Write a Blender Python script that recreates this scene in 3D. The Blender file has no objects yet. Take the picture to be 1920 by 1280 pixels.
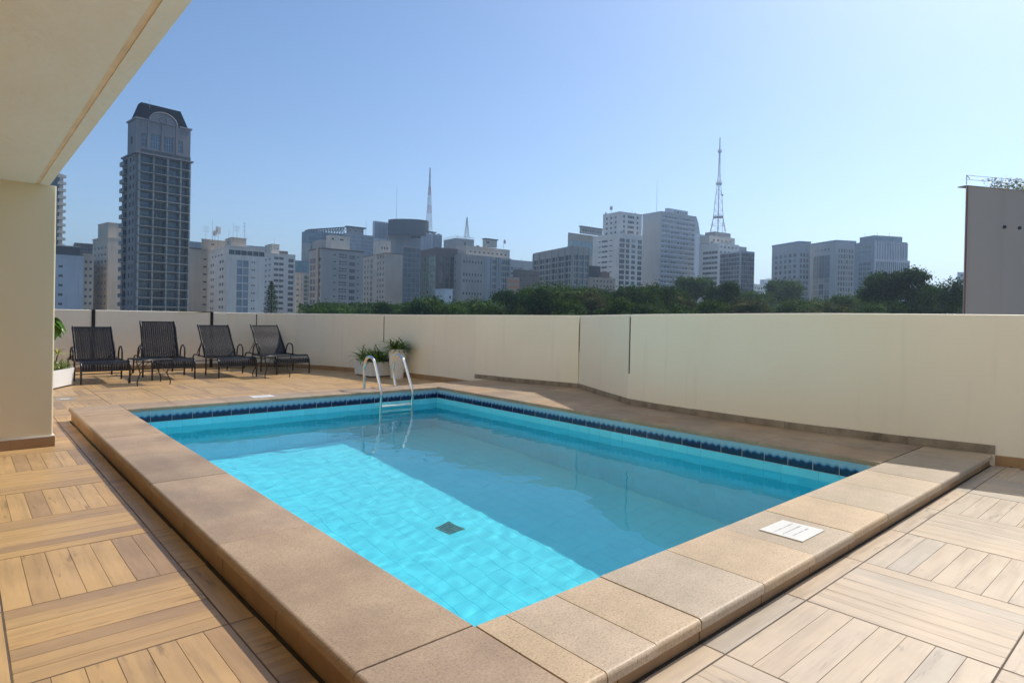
import bpy, math, random
from mathutils import Vector, Matrix, noise
random.seed(7)
S = bpy.context.scene
R = math.radians
# ------------------------------------------------------------------ camera
FPX, YAW, PITCH, ROLL, CY, CAMH = 1166.42, .7277, -.0064, .0211, 600.7, 1.1576
fw = Vector((math.sin(YAW)*math.cos(PITCH), math.cos(YAW)*math.cos(PITCH), math.sin(PITCH)))
rt = Vector((math.cos(YAW), -math.sin(YAW), 0)); up = rt.cross(fw)
r2 = rt*math.cos(ROLL)+up*math.sin(ROLL); u2 = up*math.cos(ROLL)-rt*math.sin(ROLL)
cam = bpy.data.cameras.new('camera'); cam.sensor_width = 36; cam.lens = 36*FPX/1920
cam.shift_y = -(640-CY)/1920; cam.clip_end = 9000; cam.clip_start = .02
co = bpy.data.objects.new('camera', cam); S.collection.objects.link(co); S.camera = co
mw = Matrix((r2, u2, -fw)).transposed().to_4x4(); mw.translation = (0, 0, CAMH); co.matrix_world = mw
# ------------------------------------------------------------------ light
SUN = Vector((.89, .03, 1.0))
SUN_EL = math.atan2(SUN.z, math.hypot(SUN.x, SUN.y)); SUN_AZ = math.atan2(SUN.x, SUN.y)
W = bpy.data.worlds.new('World'); S.world = W; W.use_nodes = True
wt = W.node_tree
sky = wt.nodes.new('ShaderNodeTexSky'); sky.sky_type = 'NISHITA'; sky.sun_disc = False
sky.sun_elevation = SUN_EL; sky.sun_rotation = SUN_AZ
sky.altitude = 700; sky.air_density = 1.0; sky.dust_density = 1.1; sky.ozone_density = 1.8
hs = wt.nodes.new('ShaderNodeHueSaturation'); hs.inputs['Saturation'].default_value = 1.10; hs.inputs['Value'].default_value = 1
wt.links.new(sky.outputs[0], hs.inputs['Color']); wt.links.new(hs.outputs[0], wt.nodes['Background'].inputs[0])
wt.nodes['Background'].inputs[1].default_value = .142
sl = bpy.data.lights.new('sun', 'SUN'); sl.energy = 3.7; sl.angle = R(.5); sl.color = (1, .93, .82)
sl.cycles.is_caustics_light = True
so = bpy.data.objects.new('sun', sl); S.collection.objects.link(so)
so.rotation_euler = SUN.to_track_quat('Z', 'Y').to_euler(); so.location = (30, 5, 25)
S.view_settings.view_transform = 'Standard'; S.view_settings.look = 'None'
S.view_settings.exposure = .17; S.view_settings.gamma = 1; S.view_settings.use_curve_mapping = False
S.cycles.use_denoising = True
S.cycles.max_bounces = 16; S.cycles.diffuse_bounces = 12; S.cycles.transmission_bounces = 10; S.cycles.glossy_bounces = 4
S.cycles.volume_bounces = 1; S.cycles.sample_clamp_indirect = 6; S.cycles.volume_step_rate = 4

# ------------------------------------------------------------------ helpers
def ray(px, py):
    return r2*((px-960)/FPX) - u2*((py-CY)/FPX) + fw
def at_depth(px, py, d):
    return Vector((0, 0, CAMH)) + ray(px, py)*d
def on_z(px, py, z=0):
    v = ray(px, py); return Vector((0, 0, CAMH)) + v*((z-CAMH)/v.z)

class MB:
    def __init__(s): s.v = []; s.f = []; s.uv = []; s.mi = []; s.sm = []
    def face(s, pts, uv=None, mi=0, smooth=False):
        b = len(s.v); s.v += [tuple(p) for p in pts]; s.f.append(tuple(range(b, b+len(pts))))
        s.uv.append(uv); s.mi.append(mi); s.sm.append(smooth)
    def mesh(s, verts, faces, mi=0, smooth=False, uvs=None):
        b = len(s.v); s.v += [tuple(p) for p in verts]
        for k, f in enumerate(faces):
            s.f.append(tuple(i+b for i in f)); s.uv.append(uvs[k] if uvs else None); s.mi.append(mi); s.sm.append(smooth)
    def box(s, a, b, mi=0, M=None, skip=()):
        x0, y0, z0 = a; x1, y1, z1 = b
        v = [Vector(p) for p in ((x0,y0,z0),(x1,y0,z0),(x1,y1,z0),(x0,y1,z0),(x0,y0,z1),(x1,y0,z1),(x1,y1,z1),(x0,y1,z1))]
        if M is not None: v = [M @ p for p in v]
        fs = [(0,3,2,1),(4,5,6,7),(0,1,5,4),(1,2,6,5),(2,3,7,6),(3,0,4,7)]
        s.mesh(v, [f for i, f in enumerate(fs) if i not in skip], mi)
    def cyl(s, a, b, ra, rb=None, n=10, mi=0, caps=True):
        rb = ra if rb is None else rb
        s.tube([a, b], [ra, rb], n, mi, caps)
    def tube(s, pts, r, n=8, mi=0, caps=True):
        pts = [Vector(p) for p in pts]; rs = r if isinstance(r, (list, tuple)) else [r]*len(pts)
        vs = []; fs = []; prev = None
        for i, p in enumerate(pts):
            t = (pts[min(i+1, len(pts)-1)]-pts[max(i-1, 0)]).normalized()
            if prev is None:
                a = Vector((0, 0, 1)) if abs(t.z) < .9 else Vector((1, 0, 0)); nrm = t.cross(a).normalized()
            else:
                nrm = (prev - t*prev.dot(t)).normalized()
            prev = nrm; bn = t.cross(nrm)
            for k in range(n):
                an = 2*math.pi*k/n; vs.append(p+(nrm*math.cos(an)+bn*math.sin(an))*rs[i])
        for i in range(len(pts)-1):
            for k in range(n):
                k2 = (k+1) % n; fs.append((i*n+k, i*n+k2, (i+1)*n+k2, (i+1)*n+k))
        s.mesh(vs, fs, mi, True)
        if caps:
            s.face([vs[k] for k in range(n-1, -1, -1)], mi=mi); s.face(vs[-n:], mi=mi)
    def ribbon(s, pts, ws, side, mi=0):
        side = Vector(side); vs = []
        for p, w in zip(pts, ws): vs += [Vector(p)-side*w, Vector(p)+side*w]
        s.mesh(vs, [(2*i, 2*i+1, 2*i+3, 2*i+2) for i in range(len(pts)-1)], mi, True)
    def data(s, name, mats):
        me = bpy.data.meshes.new(name); me.from_pydata(s.v, [], s.f)
        for m in (mats if isinstance(mats, (list, tuple)) else [mats]): me.materials.append(m)
        me.polygons.foreach_set('material_index', s.mi); me.polygons.foreach_set('use_smooth', s.sm)
        if any(u is not None for u in s.uv):
            ul = me.uv_layers.new(name='UVMap').data; i = 0
            for f, u in zip(s.f, s.uv):
                for k in range(len(f)):
                    if u is not None: ul[i].uv = u[k]
                    i += 1
        me.update(); return me
    def build(s, name, mats, parent=None, loc=(0,0,0), rz=0):
        return link(name, s.data(name, mats), parent, loc, rz)

def link(name, me, parent=None, loc=(0,0,0), rz=0):
    o = bpy.data.objects.new(name, me); S.collection.objects.link(o)
    if parent is not None: o.parent = parent
    o.location = loc
    if rz: o.rotation_euler = (0, 0, rz)
    return o
def tag(o, label=None, cat=None, group=None, kind=None):
    if label: o['label'] = label
    if cat: o['category'] = cat
    if group: o['group'] = group
    if kind: o['kind'] = kind
    return o
def thing(name, label, cat, loc=(0,0,0), rz=0, group=None):
    o = bpy.data.objects.new(name, None); S.collection.objects.link(o); o.empty_display_size = .2
    o.location = loc; o.rotation_euler = (0, 0, rz); return tag(o, label, cat, group)
def struct(o): return tag(o, kind='structure')
def stuff(o): return tag(o, kind='stuff')
def copy_tree(o, parent=None):
    c = o.copy(); S.collection.objects.link(c); c.parent = parent
    for ch in list(o.children): copy_tree(ch, c)
    return c
def recv(o): o.cycles.is_caustics_receiver = True; return o

# ------------------------------------------------------------------ materials
class N:
    def __init__(s, name):
        s.m = bpy.data.materials.new(name); s.m.use_nodes = True; s.t = s.m.node_tree
        s.p = s.t.nodes['Principled BSDF']; s.out = s.t.nodes['Material Output']
    def n(s, typ, **kw):
        nd = s.t.nodes.new(typ)
        for k, v in kw.items():
            if k.startswith('i_'):
                key = k[2:]; key = int(key) if key.isdigit() else key.replace('_', ' ')
                if hasattr(v, 'bl_idname') or isinstance(v, bpy.types.NodeSocket): s.t.links.new(v, nd.inputs[key])
                else: nd.inputs[key].default_value = v
            else: setattr(nd, k, v)
        return nd
    def l(s, a, b): s.t.links.new(a, b)
    def coord(s, kind='Object', scale=(1,1,1)):
        tc = s.n('ShaderNodeTexCoord'); mp = s.n('ShaderNodeMapping'); mp.inputs['Scale'].default_value = scale
        s.l(tc.outputs[kind], mp.inputs[0]); return mp.outputs[0]
    def noise(s, vec, scale, detail=4, rough=.55):
        nd = s.n('ShaderNodeTexNoise'); nd.inputs['Scale'].default_value = scale; nd.inputs['Detail'].default_value = detail
        nd.inputs['Roughness'].default_value = rough
        if vec is not None: s.l(vec, nd.inputs['Vector'])
        return nd.outputs['Fac']
    def ramp(s, fac, stops, interp='LINEAR'):
        nd = s.n('ShaderNodeValToRGB'); nd.color_ramp.interpolation = interp; e = nd.color_ramp.elements
        while len(e) < len(stops): e.new(.5)
        for k, (p, c) in enumerate(stops): e[k].position = p; e[k].color = (*c, 1) if len(c) == 3 else c
        s.l(fac, nd.inputs[0]); return nd.outputs[0]
    def mix(s, fac, a, b, mode='MIX'):
        nd = s.n('ShaderNodeMix'); nd.data_type = 'RGBA'; nd.blend_type = mode
        for v, idx in ((fac, 0), (a, 6), (b, 7)):
            if isinstance(v, bpy.types.NodeSocket): s.l(v, nd.inputs[idx])
            elif idx == 0: nd.inputs[0].default_value = v
            else: nd.inputs[idx].default_value = (*v, 1)
        return nd.outputs[2]
    def math(s, op, a, b=None, c=None):
        nd = s.n('ShaderNodeMath'); nd.operation = op
        for i, v in enumerate((a, b, c)):
            if v is None: continue
            if isinstance(v, bpy.types.NodeSocket): s.l(v, nd.inputs[i])
            else: nd.inputs[i].default_value = v
        return nd.outputs[0]
    def bump(s, h, strength=.3, dist=.01):
        nd = s.n('ShaderNodeBump'); nd.inputs['Strength'].default_value = strength; nd.inputs['Distance'].default_value = dist
        s.l(h, nd.inputs['Height']); s.l(nd.outputs[0], s.p.inputs['Normal'])
    def rnd(s):
        a = s.n('ShaderNodeObjectInfo').outputs['Random']; b = s.n('ShaderNodeNewGeometry').outputs['Random Per Island']
        return s.math('FRACT', s.math('ADD', a, b))
    def done(s, col=None, rough=.6, metal=0, spec=.5):
        if col is not None:
            if isinstance(col, bpy.types.NodeSocket): s.l(col, s.p.inputs['Base Color'])
            else: s.p.inputs['Base Color'].default_value = (*col, 1)
        if isinstance(rough, bpy.types.NodeSocket): s.l(rough, s.p.inputs['Roughness'])
        else: s.p.inputs['Roughness'].default_value = rough
        s.p.inputs['Metallic'].default_value = metal; s.p.inputs['Specular IOR Level'].default_value = spec
        return s.m
def sc3(c, k): return tuple(x*k for x in c)

def mat_plain(name, col, rough=.6, metal=0, var=.12, nscale=6, bump=0, spec=.5):
    n = N(name); v = n.coord(); f = n.noise(v, nscale, 5)
    c = n.ramp(f, [(.3, sc3(col, 1-var)), (.7, sc3(col, 1+var))])
    if bump: n.bump(n.noise(v, nscale*12, 3), bump, .004)
    return n.done(c, rough, metal, spec)

def mat_plank(name, lights, dark, k=1):
    n = N(name); r = n.rnd()
    tc = n.n('ShaderNodeTexCoord'); add = n.n('ShaderNodeVectorMath'); add.operation = 'ADD'
    n.l(tc.outputs['UV'], add.inputs[0]); cmb = n.n('ShaderNodeCombineXYZ')
    n.l(n.math('MULTIPLY', r, 41), cmb.inputs[0]); n.l(n.math('MULTIPLY', r, 17), cmb.inputs[1]); n.l(r, cmb.inputs[2])
    n.l(cmb.outputs[0], add.inputs[1])
    mp = n.n('ShaderNodeMapping'); mp.inputs['Scale'].default_value = (2.2, 26, 1); n.l(add.outputs[0], mp.inputs[0])
    g = n.noise(mp.outputs[0], 1.0, 8, .62)
    mp2 = n.n('ShaderNodeMapping'); mp2.inputs['Scale'].default_value = (2.2, 13, 1); n.l(add.outputs[0], mp2.inputs[0])
    blot = n.noise(mp2.outputs[0], 1.3, 5, .6)
    base = n.ramp(r, [(0, lights[0]), (.3, lights[1]), (.55, lights[2]), (.8, lights[3]), (.96, lights[4])])
    c = n.mix(n.ramp(g, [(.30, (.25,.25,.25)), (.55, (1,1,1))]), n.mix(.62, base, dark), base)
    # knots / char marks with a shape of their own
    kn = n.ramp(blot, [(.61, (0,0,0)), (.68, (1,1,1))])
    c = n.mix(n.math('MULTIPLY', kn, .6), c, sc3(dark, .7))
    wp = n.coord('Object'); dirt = n.ramp(n.noise(wp, 3, 5), [(.35, (.88,.88,.88)), (.65, (1.04,1.04,1.04))])
    c = n.mix(1, c, dirt, 'MULTIPLY')
    n.bump(g, .10, .002)
    rr = n.ramp(n.noise(mp2.outputs[0], 3, 4), [(.3, (.34,.34,.34)), (.7, (.5,.5,.5))])
    return n.done(c, rr, 0, .5)

def mat_stone(name, a, b, stain=(.10,.085,.075), rough=.55, stain_amt=.5):
    n = N(name); v = n.coord(); r = n.rnd()
    f = n.noise(v, 2.3, 6, .6); base = n.ramp(f, [(.32, a), (.68, b)])
    tone = n.ramp(r, [(0, (.84,.84,.85)), (.35, (1.0,.98,.94)), (.6, (1.14,1.03,.86)), (.8, (.95,.98,1.0)), (1, (1.07,1.03,1.0))])
    c = n.mix(1, base, tone, 'MULTIPLY')
    fine = n.ramp(n.noise(v, 130, 4, .85), [(.34, (.60,.57,.54)), (.47, (1,1,1)), (.64, (1.2,1.2,1.2))])
    c = n.mix(1, c, fine, 'MULTIPLY')
    geo = n.n('ShaderNodeNewGeometry').outputs['Position']
    mpw = n.n('ShaderNodeMapping'); mpw.inputs['Scale'].default_value = (1, .55, 1); n.l(geo, mpw.inputs[0])
    st = n.ramp(n.noise(mpw.outputs[0], 1.6, 7, .62), [(.55, (0,0,0)), (.74, (1,1,1))])
    c = n.mix(n.math('MULTIPLY', st, stain_amt), c, n.mix(.5, c, stain))
    sp = n.ramp(n.noise(geo, 33, 2, .5), [(.76, (0,0,0)), (.79, (1,1,1))])
    c = n.mix(n.math('MULTIPLY', sp, .6), c, stain)
    n.bump(n.math('ADD', n.noise(v, 260, 4, .75), n.math('MULTIPLY', n.noise(v, 14, 5), 2.0)), .22, .003)
    return n.done(c, rough, 0, .45)

M = {}
TAN = [(.60,.385,.17), (.56,.345,.145), (.58,.37,.17), (.50,.315,.145), (.40,.255,.14)]
M['plank'] = mat_plank('wood_look_tile', TAN, (.26,.165,.09))
M['plank_glare'] = mat_plank('wood_look_tile_glare', [(.60,.475,.34), (.57,.445,.31), (.59,.47,.345), (.53,.44,.33), (.49,.42,.335)], (.33,.25,.185))  # same tile as the left deck, sun glare put into a paler colour
M['grout'] = mat_plain('grout', (.11,.085,.065), .9, var=.2)
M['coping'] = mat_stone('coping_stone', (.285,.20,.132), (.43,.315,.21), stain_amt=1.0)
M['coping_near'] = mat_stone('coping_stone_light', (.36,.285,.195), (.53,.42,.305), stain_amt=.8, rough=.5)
n = N('kerb_tile'); v = n.coord(); r = n.rnd()
c = n.ramp(n.noise(v, 5, 6), [(.3, (.29,.165,.075)), (.7, (.41,.25,.12))])
geo = n.n('ShaderNodeNewGeometry').outputs['Position']; mp_ = n.n('ShaderNodeMapping'); mp_.inputs['Scale'].default_value = (7, 7, .6); n.l(geo, mp_.inputs[0])
c = n.mix(n.ramp(n.noise(mp_.outputs[0], 2.5, 5), [(.60, (0,0,0)), (.8, (.6,.6,.6))]), c, (.14,.095,.06))
M['kerb'] = n.done(c, .5)
n = N('grimy_baseboard'); geo = n.n('ShaderNodeNewGeometry').outputs['Position']; mp_ = n.n('ShaderNodeMapping'); mp_.inputs['Scale'].default_value = (5, 5, 3); n.l(geo, mp_.inputs[0])
c = n.ramp(n.noise(mp_.outputs[0], 1.6, 6), [(.30, (.13,.10,.07)), (.5, (.25,.20,.14)), (.72, (.33,.27,.20))])
M['grimy'] = n.done(c, .7)
n = N('wall_paint'); geo = n.n('ShaderNodeNewGeometry').outputs['Position']
c = n.ramp(n.noise(geo, .8, 5), [(.3, (.83,.745,.59)), (.7, (.87,.79,.64))])
mp_ = n.n('ShaderNodeMapping'); mp_.inputs['Scale'].default_value = (5, 5, .5); n.l(geo, mp_.inputs[0])
c = n.mix(n.ramp(n.noise(mp_.outputs[0], 2, 6), [(.57, (0,0,0)), (.8, (.14,.14,.14))]), c, (.42,.37,.29))
n.bump(n.noise(geo, 6, 6, .6), .12, .01)
M['wall'] = n.done(c, .55)
n = N('pillar_paint'); geo = n.n('ShaderNodeNewGeometry').outputs['Position']
c = n.ramp(n.noise(geo, 1.2, 5), [(.3, (.78,.66,.43)), (.7, (.83,.71,.48))]); n.bump(n.noise(geo, 5, 5), .12, .01)
M['pillar'] = n.done(c, .5)
n = N('soffit_paint'); geo = n.n('ShaderNodeNewGeometry').outputs['Position']
c = n.ramp(n.noise(geo, 1.0, 4), [(.3, (.85,.85,.79)), (.7, (.90,.90,.84))]); n.bump(n.noise(geo, 2.6, 5, .5), .5, .09)
M['soffit'] = n.done(c, .45)
M['groove'] = mat_plain('drip_groove_paint', (.84,.68,.50), .6)
M['white_plaster'] = mat_plain('white_plaster', (.80,.77,.70), .7, bump=.3)
M['black'] = mat_plain('black_gap', (.012,.011,.010), .7)
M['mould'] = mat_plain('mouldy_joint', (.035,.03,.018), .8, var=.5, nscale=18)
M['filler'] = mat_plain('dirty_filler', (.10,.085,.06), .8, var=.4, nscale=14)
# pool tiles
def mat_pooltile(name, col, var=.08):
    n = N(name); r = n.rnd(); a = n.ramp(r, [(0, sc3(col, 1-var)), (.5, col), (1, sc3(col, 1+var))])
    v = n.n('ShaderNodeNewGeometry').outputs['Position']
    a = n.mix(1, a, n.ramp(n.noise(v, 1.5, 4), [(.3, (.95,.97,.97)), (.7, (1.04,1.02,1.02))]), 'MULTIPLY')
    return n.done(a, .18)
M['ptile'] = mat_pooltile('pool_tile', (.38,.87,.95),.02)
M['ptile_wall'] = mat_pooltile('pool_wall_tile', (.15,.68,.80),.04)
M['pgrout'] = mat_plain('pool_grout', (.26,.78,.86), .8)
n = N('border_tile'); tc = n.n('ShaderNodeTexCoord'); sp = n.n('ShaderNodeSeparateXYZ'); n.l(tc.outputs['UV'], sp.inputs[0])
sn = n.math('SINE', n.math('MULTIPLY', sp.outputs[0], math.pi*6))
sn2 = n.math('ABSOLUTE', n.math('SINE', n.math('ADD', n.math('MULTIPLY', sp.outputs[0], math.pi*3), 1.0)))
d = n.math('SUBTRACT', sp.outputs[1], n.math('ADD', n.math('MULTIPLY', sn, -.055), .50))
d = n.math('ADD', d, n.math('MULTIPLY', n.math('SUBTRACT', n.noise(tc.outputs['UV'], 9, 3), .5), .05))
c = n.ramp(n.math('ADD', n.math('MULTIPLY', d, 1.0), .5), [(.36, (.008,.014,.055)), (.43, (.012,.028,.11)), (.50, (.03,.09,.24)), (.58, (.15,.30,.42)), (.72, (.27,.44,.52))])
spk = n.ramp(n.noise(tc.outputs['UV'], 40, 2), [(.66, (0,0,0)), (.72, (1,1,1))])
c = n.mix(n.math('MULTIPLY', spk, .35), c, (.2,.25,.45)); M['border'] = n.done(c, .15)
M['white_grout'] = mat_plain('white_grout', (.45,.47,.45), .8)
# water
m = bpy.data.materials.new('water'); m.use_nodes = True; t = m.node_tree; t.nodes.clear()
o_ = t.nodes.new('ShaderNodeOutputMaterial'); g_ = t.nodes.new('ShaderNodeBsdfRefraction'); g_.inputs['IOR'].default_value = 1.33; g_.inputs['Roughness'].default_value = 0; g_.inputs['Color'].default_value = (.60,.985,1,1)
gl_ = t.nodes.new('ShaderNodeBsdfGlossy'); gl_.inputs['Roughness'].default_value = 0; fr_n = t.nodes.new('ShaderNodeFresnel'); fr_n.inputs['IOR'].default_value = 1.33; mx_ = t.nodes.new('ShaderNodeMixShader')
t.links.new(fr_n.outputs[0], mx_.inputs[0]); t.links.new(g_.outputs[0], mx_.inputs[1]); t.links.new(gl_.outputs[0], mx_.inputs[2]); t.links.new(mx_.outputs[0], o_.inputs[0]); M['water'] = m
M['steel'] = mat_plain('polished_steel', (.72,.72,.70), .13, 1, var=.04)
M['steel_dull'] = mat_plain('dull_steel', (.5,.5,.48), .38, 1)
M['step'] = mat_plain('pale_step', (.8,.8,.76), .35, .3)
M['drain'] = mat_plain('drain_bronze', (.30,.28,.20), .4, .4, var=.5, nscale=30)
M['plaque'] = mat_plain('plaque_white', (.72,.70,.65), .35, var=.03)
M['ink'] = mat_plain('plaque_ink', (.30,.30,.32), .6, var=.25, nscale=60)
M['frame'] = mat_plain('black_metal', (.012,.010,.010), .28, 0, var=.3)
n = N('black_wicker'); r = n.rnd(); n.bump(n.noise(n.coord(), 90, 3), .4, .003)
M['wicker'] = n.done(n.ramp(r, [(0, (.005,.0045,.0045)), (1, (.018,.014,.013))]), .38, 0, .35)
M['pot'] = mat_plain('white_pot', (.82,.80,.76), .45, var=.05, nscale=4)
M['soil'] = mat_plain('soil', (.05,.035,.022), .95, var=.4, nscale=30)
def mat_leaf(name, a, b, rough=.35, trans=.0):
    n = N(name); r = n.rnd(); g = n.noise(n.coord(), 1.1, 3)
    f = n.math('ADD', n.math('MULTIPLY', r, .6), n.math('MULTIPLY', g, .4))
    m = n.done(n.ramp(f, [(.25, a), (.75, b)]), rough, 0, .4)
    if trans: n.p.inputs['Subsurface Weight'].default_value = 0
    return m
M['strap'] = mat_leaf('strap_leaf', (.035,.09,.015), (.20,.34,.055))
M['succ'] = mat_leaf('succulent_leaf', (.16,.24,.04), (.36,.44,.10))
M['yel'] = mat_leaf('yellow_leaf', (.30,.30,.05), (.42,.40,.09))
M['bigleaf'] = mat_leaf('large_leaf', (.05,.12,.015), (.12,.24,.03), .22)
M['bark'] = mat_plain('bark', (.09,.065,.045), .9, var=.4, nscale=20)

# ================================================================== STRUCTURE
MOD = .625; ZC = .137; ZW = -.088; ZN = .045
OX0, OY0, OY1 = .852, 1.137, 7.716          # outer edge of the raised coping
IX0, IX1, IY0, IY1 = 1.284, 5.104, 1.593, 7.289   # pool opening
ZF = ZW-1.70                                # pool floor
GZ = -15.0
# --- city ground
mb = MB(); mb.face([(-3000,-1500,GZ),(4500,-1500,GZ),(4500,5500,GZ),(-3000,5500,GZ)])
n = N('city_ground'); c = n.ramp(n.noise(n.coord(), .012, 6), [(.4, (.05,.07,.03)), (.55, (.09,.09,.085)), (.7, (.14,.13,.12))])
struct(mb.build('ground', n.done(c, .9)))
mb = MB(); mb.box((-200,-40,GZ+.002),(400,-26,GZ+.12)); struct(mb.build('road', mat_plain('asphalt', (.05,.05,.052), .85)))

# --- parapet polyline (inner face), x, y
WP = [(-2.6,13.5),(3.45,13.5),(4.15,13.43),(4.83,13.17),(5.25,12.68),(5.52,12.1),(5.83,11.3),(6.08,10.5),(6.24,9.7),(6.33,8.9),(6.34,8.0),
      (6.52,7.1),(6.77,6.11),(6.39,5.35),(6.03,4.64),(5.965,4.25),(5.93,3.7),(5.93,3.08),(6.0,2.34),(6.09,1.71),(6.23,1.13),(6.45,.4),(6.8,-.6),(7.3,-2.2)]
def wall_top(y): 
    pts = [(-3,1.262),(1.1,1.256),(2.4,1.250),(4.6,1.213),(6.1,1.195),(8,1.172),(10,1.150),(11.3,1.140),(13.2,1.118),(14,1.115)]
    for (a, za), (b, zb) in zip(pts, pts[1:]):
        if y <= b: return za+(zb-za)*(y-a)/(b-a)
    return pts[-1][1]
def cut_az(px):
    i, p = cut_az0(px)
    for j in (i, i+1):
        if (Vector(WP[j])-p).length < .16: return j, Vector(WP[j])
    return i, p
def cut_az0(px):
    v = ray(px, 600); best = None
    for i in range(len(WP)-1):
        a = Vector(WP[i]); b = Vector(WP[i+1]); d = b-a
        den = d.x*v.y-d.y*v.x
        if abs(den) < 1e-9: continue
        s = (a.y*v.x-a.x*v.y)/den
        if 0 <= s <= 1:
            p = a+d*s; 
            if p.x*v.x+p.y*v.y > 0: return i, p
JOINTS = [175, 397, 481, 722, 1087, 1184]
WALL_T = .14
def left_normal(a, b):
    d = (Vector(b)-Vector(a)).normalized(); return Vector((-d.y, d.x))   # outward when walking from left to right along the back? checked below
def offset_poly(pts, dist):
    out = []
    for i, p in enumerate(pts):
        ns = []
        if i > 0: ns.append(left_normal(pts[i-1], p))
        if i < len(pts)-1: ns.append(left_normal(p, pts[i+1]))
        nn = sum(ns, Vector((0, 0))); nn.normalize()
        k = 1/max(.5, nn.dot(ns[0])); out.append(Vector(p)+nn*dist*k)
    return out
WO = offset_poly([Vector(p) for p in WP], WALL_T)
# panels
cuts = [(-1, None)]+[cut_az(px) for px in JOINTS]+[(len(WP)-1, None)]
wall = thing('parapet_wall', 'cream painted parapet wall curving round the pool terrace', 'wall', (6, 5, 0))
WL = Vector((6, 5, 0))
def run_pts(k):
    i0, p0 = cuts[k]; i1, p1 = cuts[k+1]; pts = []
    if p0 is None: pts.append(Vector(WP[0])); i0 = 0
    else: pts.append(p0)
    for i in range(i0+1, i1+1):
        if p1 is None and i == i1: break
        pts.append(Vector(WP[i]))
    pts.append(p1 if p1 is not None else Vector(WP[-1]))
    out = [pts[0]]
    for q in pts[1:]:
        if (q-out[-1]).length > .02: out.append(q)
    return out
def wall_panel(pts, gap0, gap1):
    pts = [p.copy() for p in pts]
    if gap0: pts[0] += (pts[1]-pts[0]).normalized()*gap0
    if gap1: pts[-1] += (pts[-2]-pts[-1]).normalized()*gap1
    sub = []
    for a, b in zip(pts, pts[1:]):
        nseg = max(1, int((b-a).length/.6)); sub += [a+(b-a)*(j/nseg) for j in range(nseg)]
    sub.append(pts[-1])
    prof = [(0,-.02,0),(0,0,-.012),(.0035,0,-.0035),(.012,0,0),(WALL_T-.012,0,0),(WALL_T-.0035,0,-.0035),(WALL_T,0,-.012),(WALL_T,-.6,0)]
    mb = MB(); rows = []
    for off, zb, dz in prof:
        op = offset_poly(sub, off) if off else sub
        rows.append([Vector((p.x, p.y, (zb if zb else wall_top(p.y)+dz)))-WL for p in op])
    nv = len(sub)
    for r_ in range(len(rows)-1):
        mb.mesh(rows[r_]+rows[r_+1], [(i+1, i, nv+i, nv+i+1) for i in range(nv-1)], 0, r_ in (1, 2, 4, 5))
    mb.face([rows[r_][0] for r_ in range(len(rows))]); mb.face([rows[r_][-1] for r_ in range(len(rows)-1, -1, -1)])
    return mb.build('wall_panel', M['wall'], wall)
GAPW = {175:.020, 397:.020, 481:.011, 722:.012, 1087:.016, 1184:.017}
for k in range(len(cuts)-1):
    g0 = GAPW[JOINTS[k-1]] if k > 0 else 0; g1 = GAPW[JOINTS[k]] if k < len(JOINTS) else 0
    wall_panel(run_pts(k), g0, g1)
for px, (i, p) in zip(JOINTS, cuts[1:-1]):
    d = (Vector(WP[i+1])-Vector(WP[i])).normalized(); nn = Vector((-d.y, d.x)); wt_ = wall_top(p.y)
    zlow = {175:.0, 397:.0, 481:.80, 722:.62, 1087:.66, 1184:.50}[px]
    Mx = Matrix(((d.x, nn.x, 0, p.x-6), (d.y, nn.y, 0, p.y-5), (0, 0, 1, 0), (0, 0, 0, 1)))
    g = GAPW[px]-.0005
    mb = MB()
    if px in (175, 397): mb.box((-g-.008,-.012,0),(g+.008,.10,wt_+.008), M=Mx)
    else: mb.box((-g,.012,zlow),(g,WALL_T-.01,wt_-.03), M=Mx); mb.box((-.055,.055,0),(.055,WALL_T-.035,wt_-.04), M=Mx)  # second box: unseen backing added to keep sun from leaking through the gap
    mb.build('joint_strip', M['black'] if px in (175,397,722,1087,1184) else M['filler'], wall)
    if zlow > 0:
        mb = MB(); mb.box((-g,.0015,0),(g,WALL_T-.01,zlow-.001), M=Mx); mb.build('joint_filler', M['wall'], wall)
# black cap strip lying on the wall left of the second joint
i, p = cuts[2]; mb = MB()
mb.box((p.x-6-.62, p.y-5+.0, wall_top(p.y)+.0005), (p.x-6-.02, p.y-5+.03, wall_top(p.y)+.012)); mb.build('cap_strip', M['black'], wall)
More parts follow.
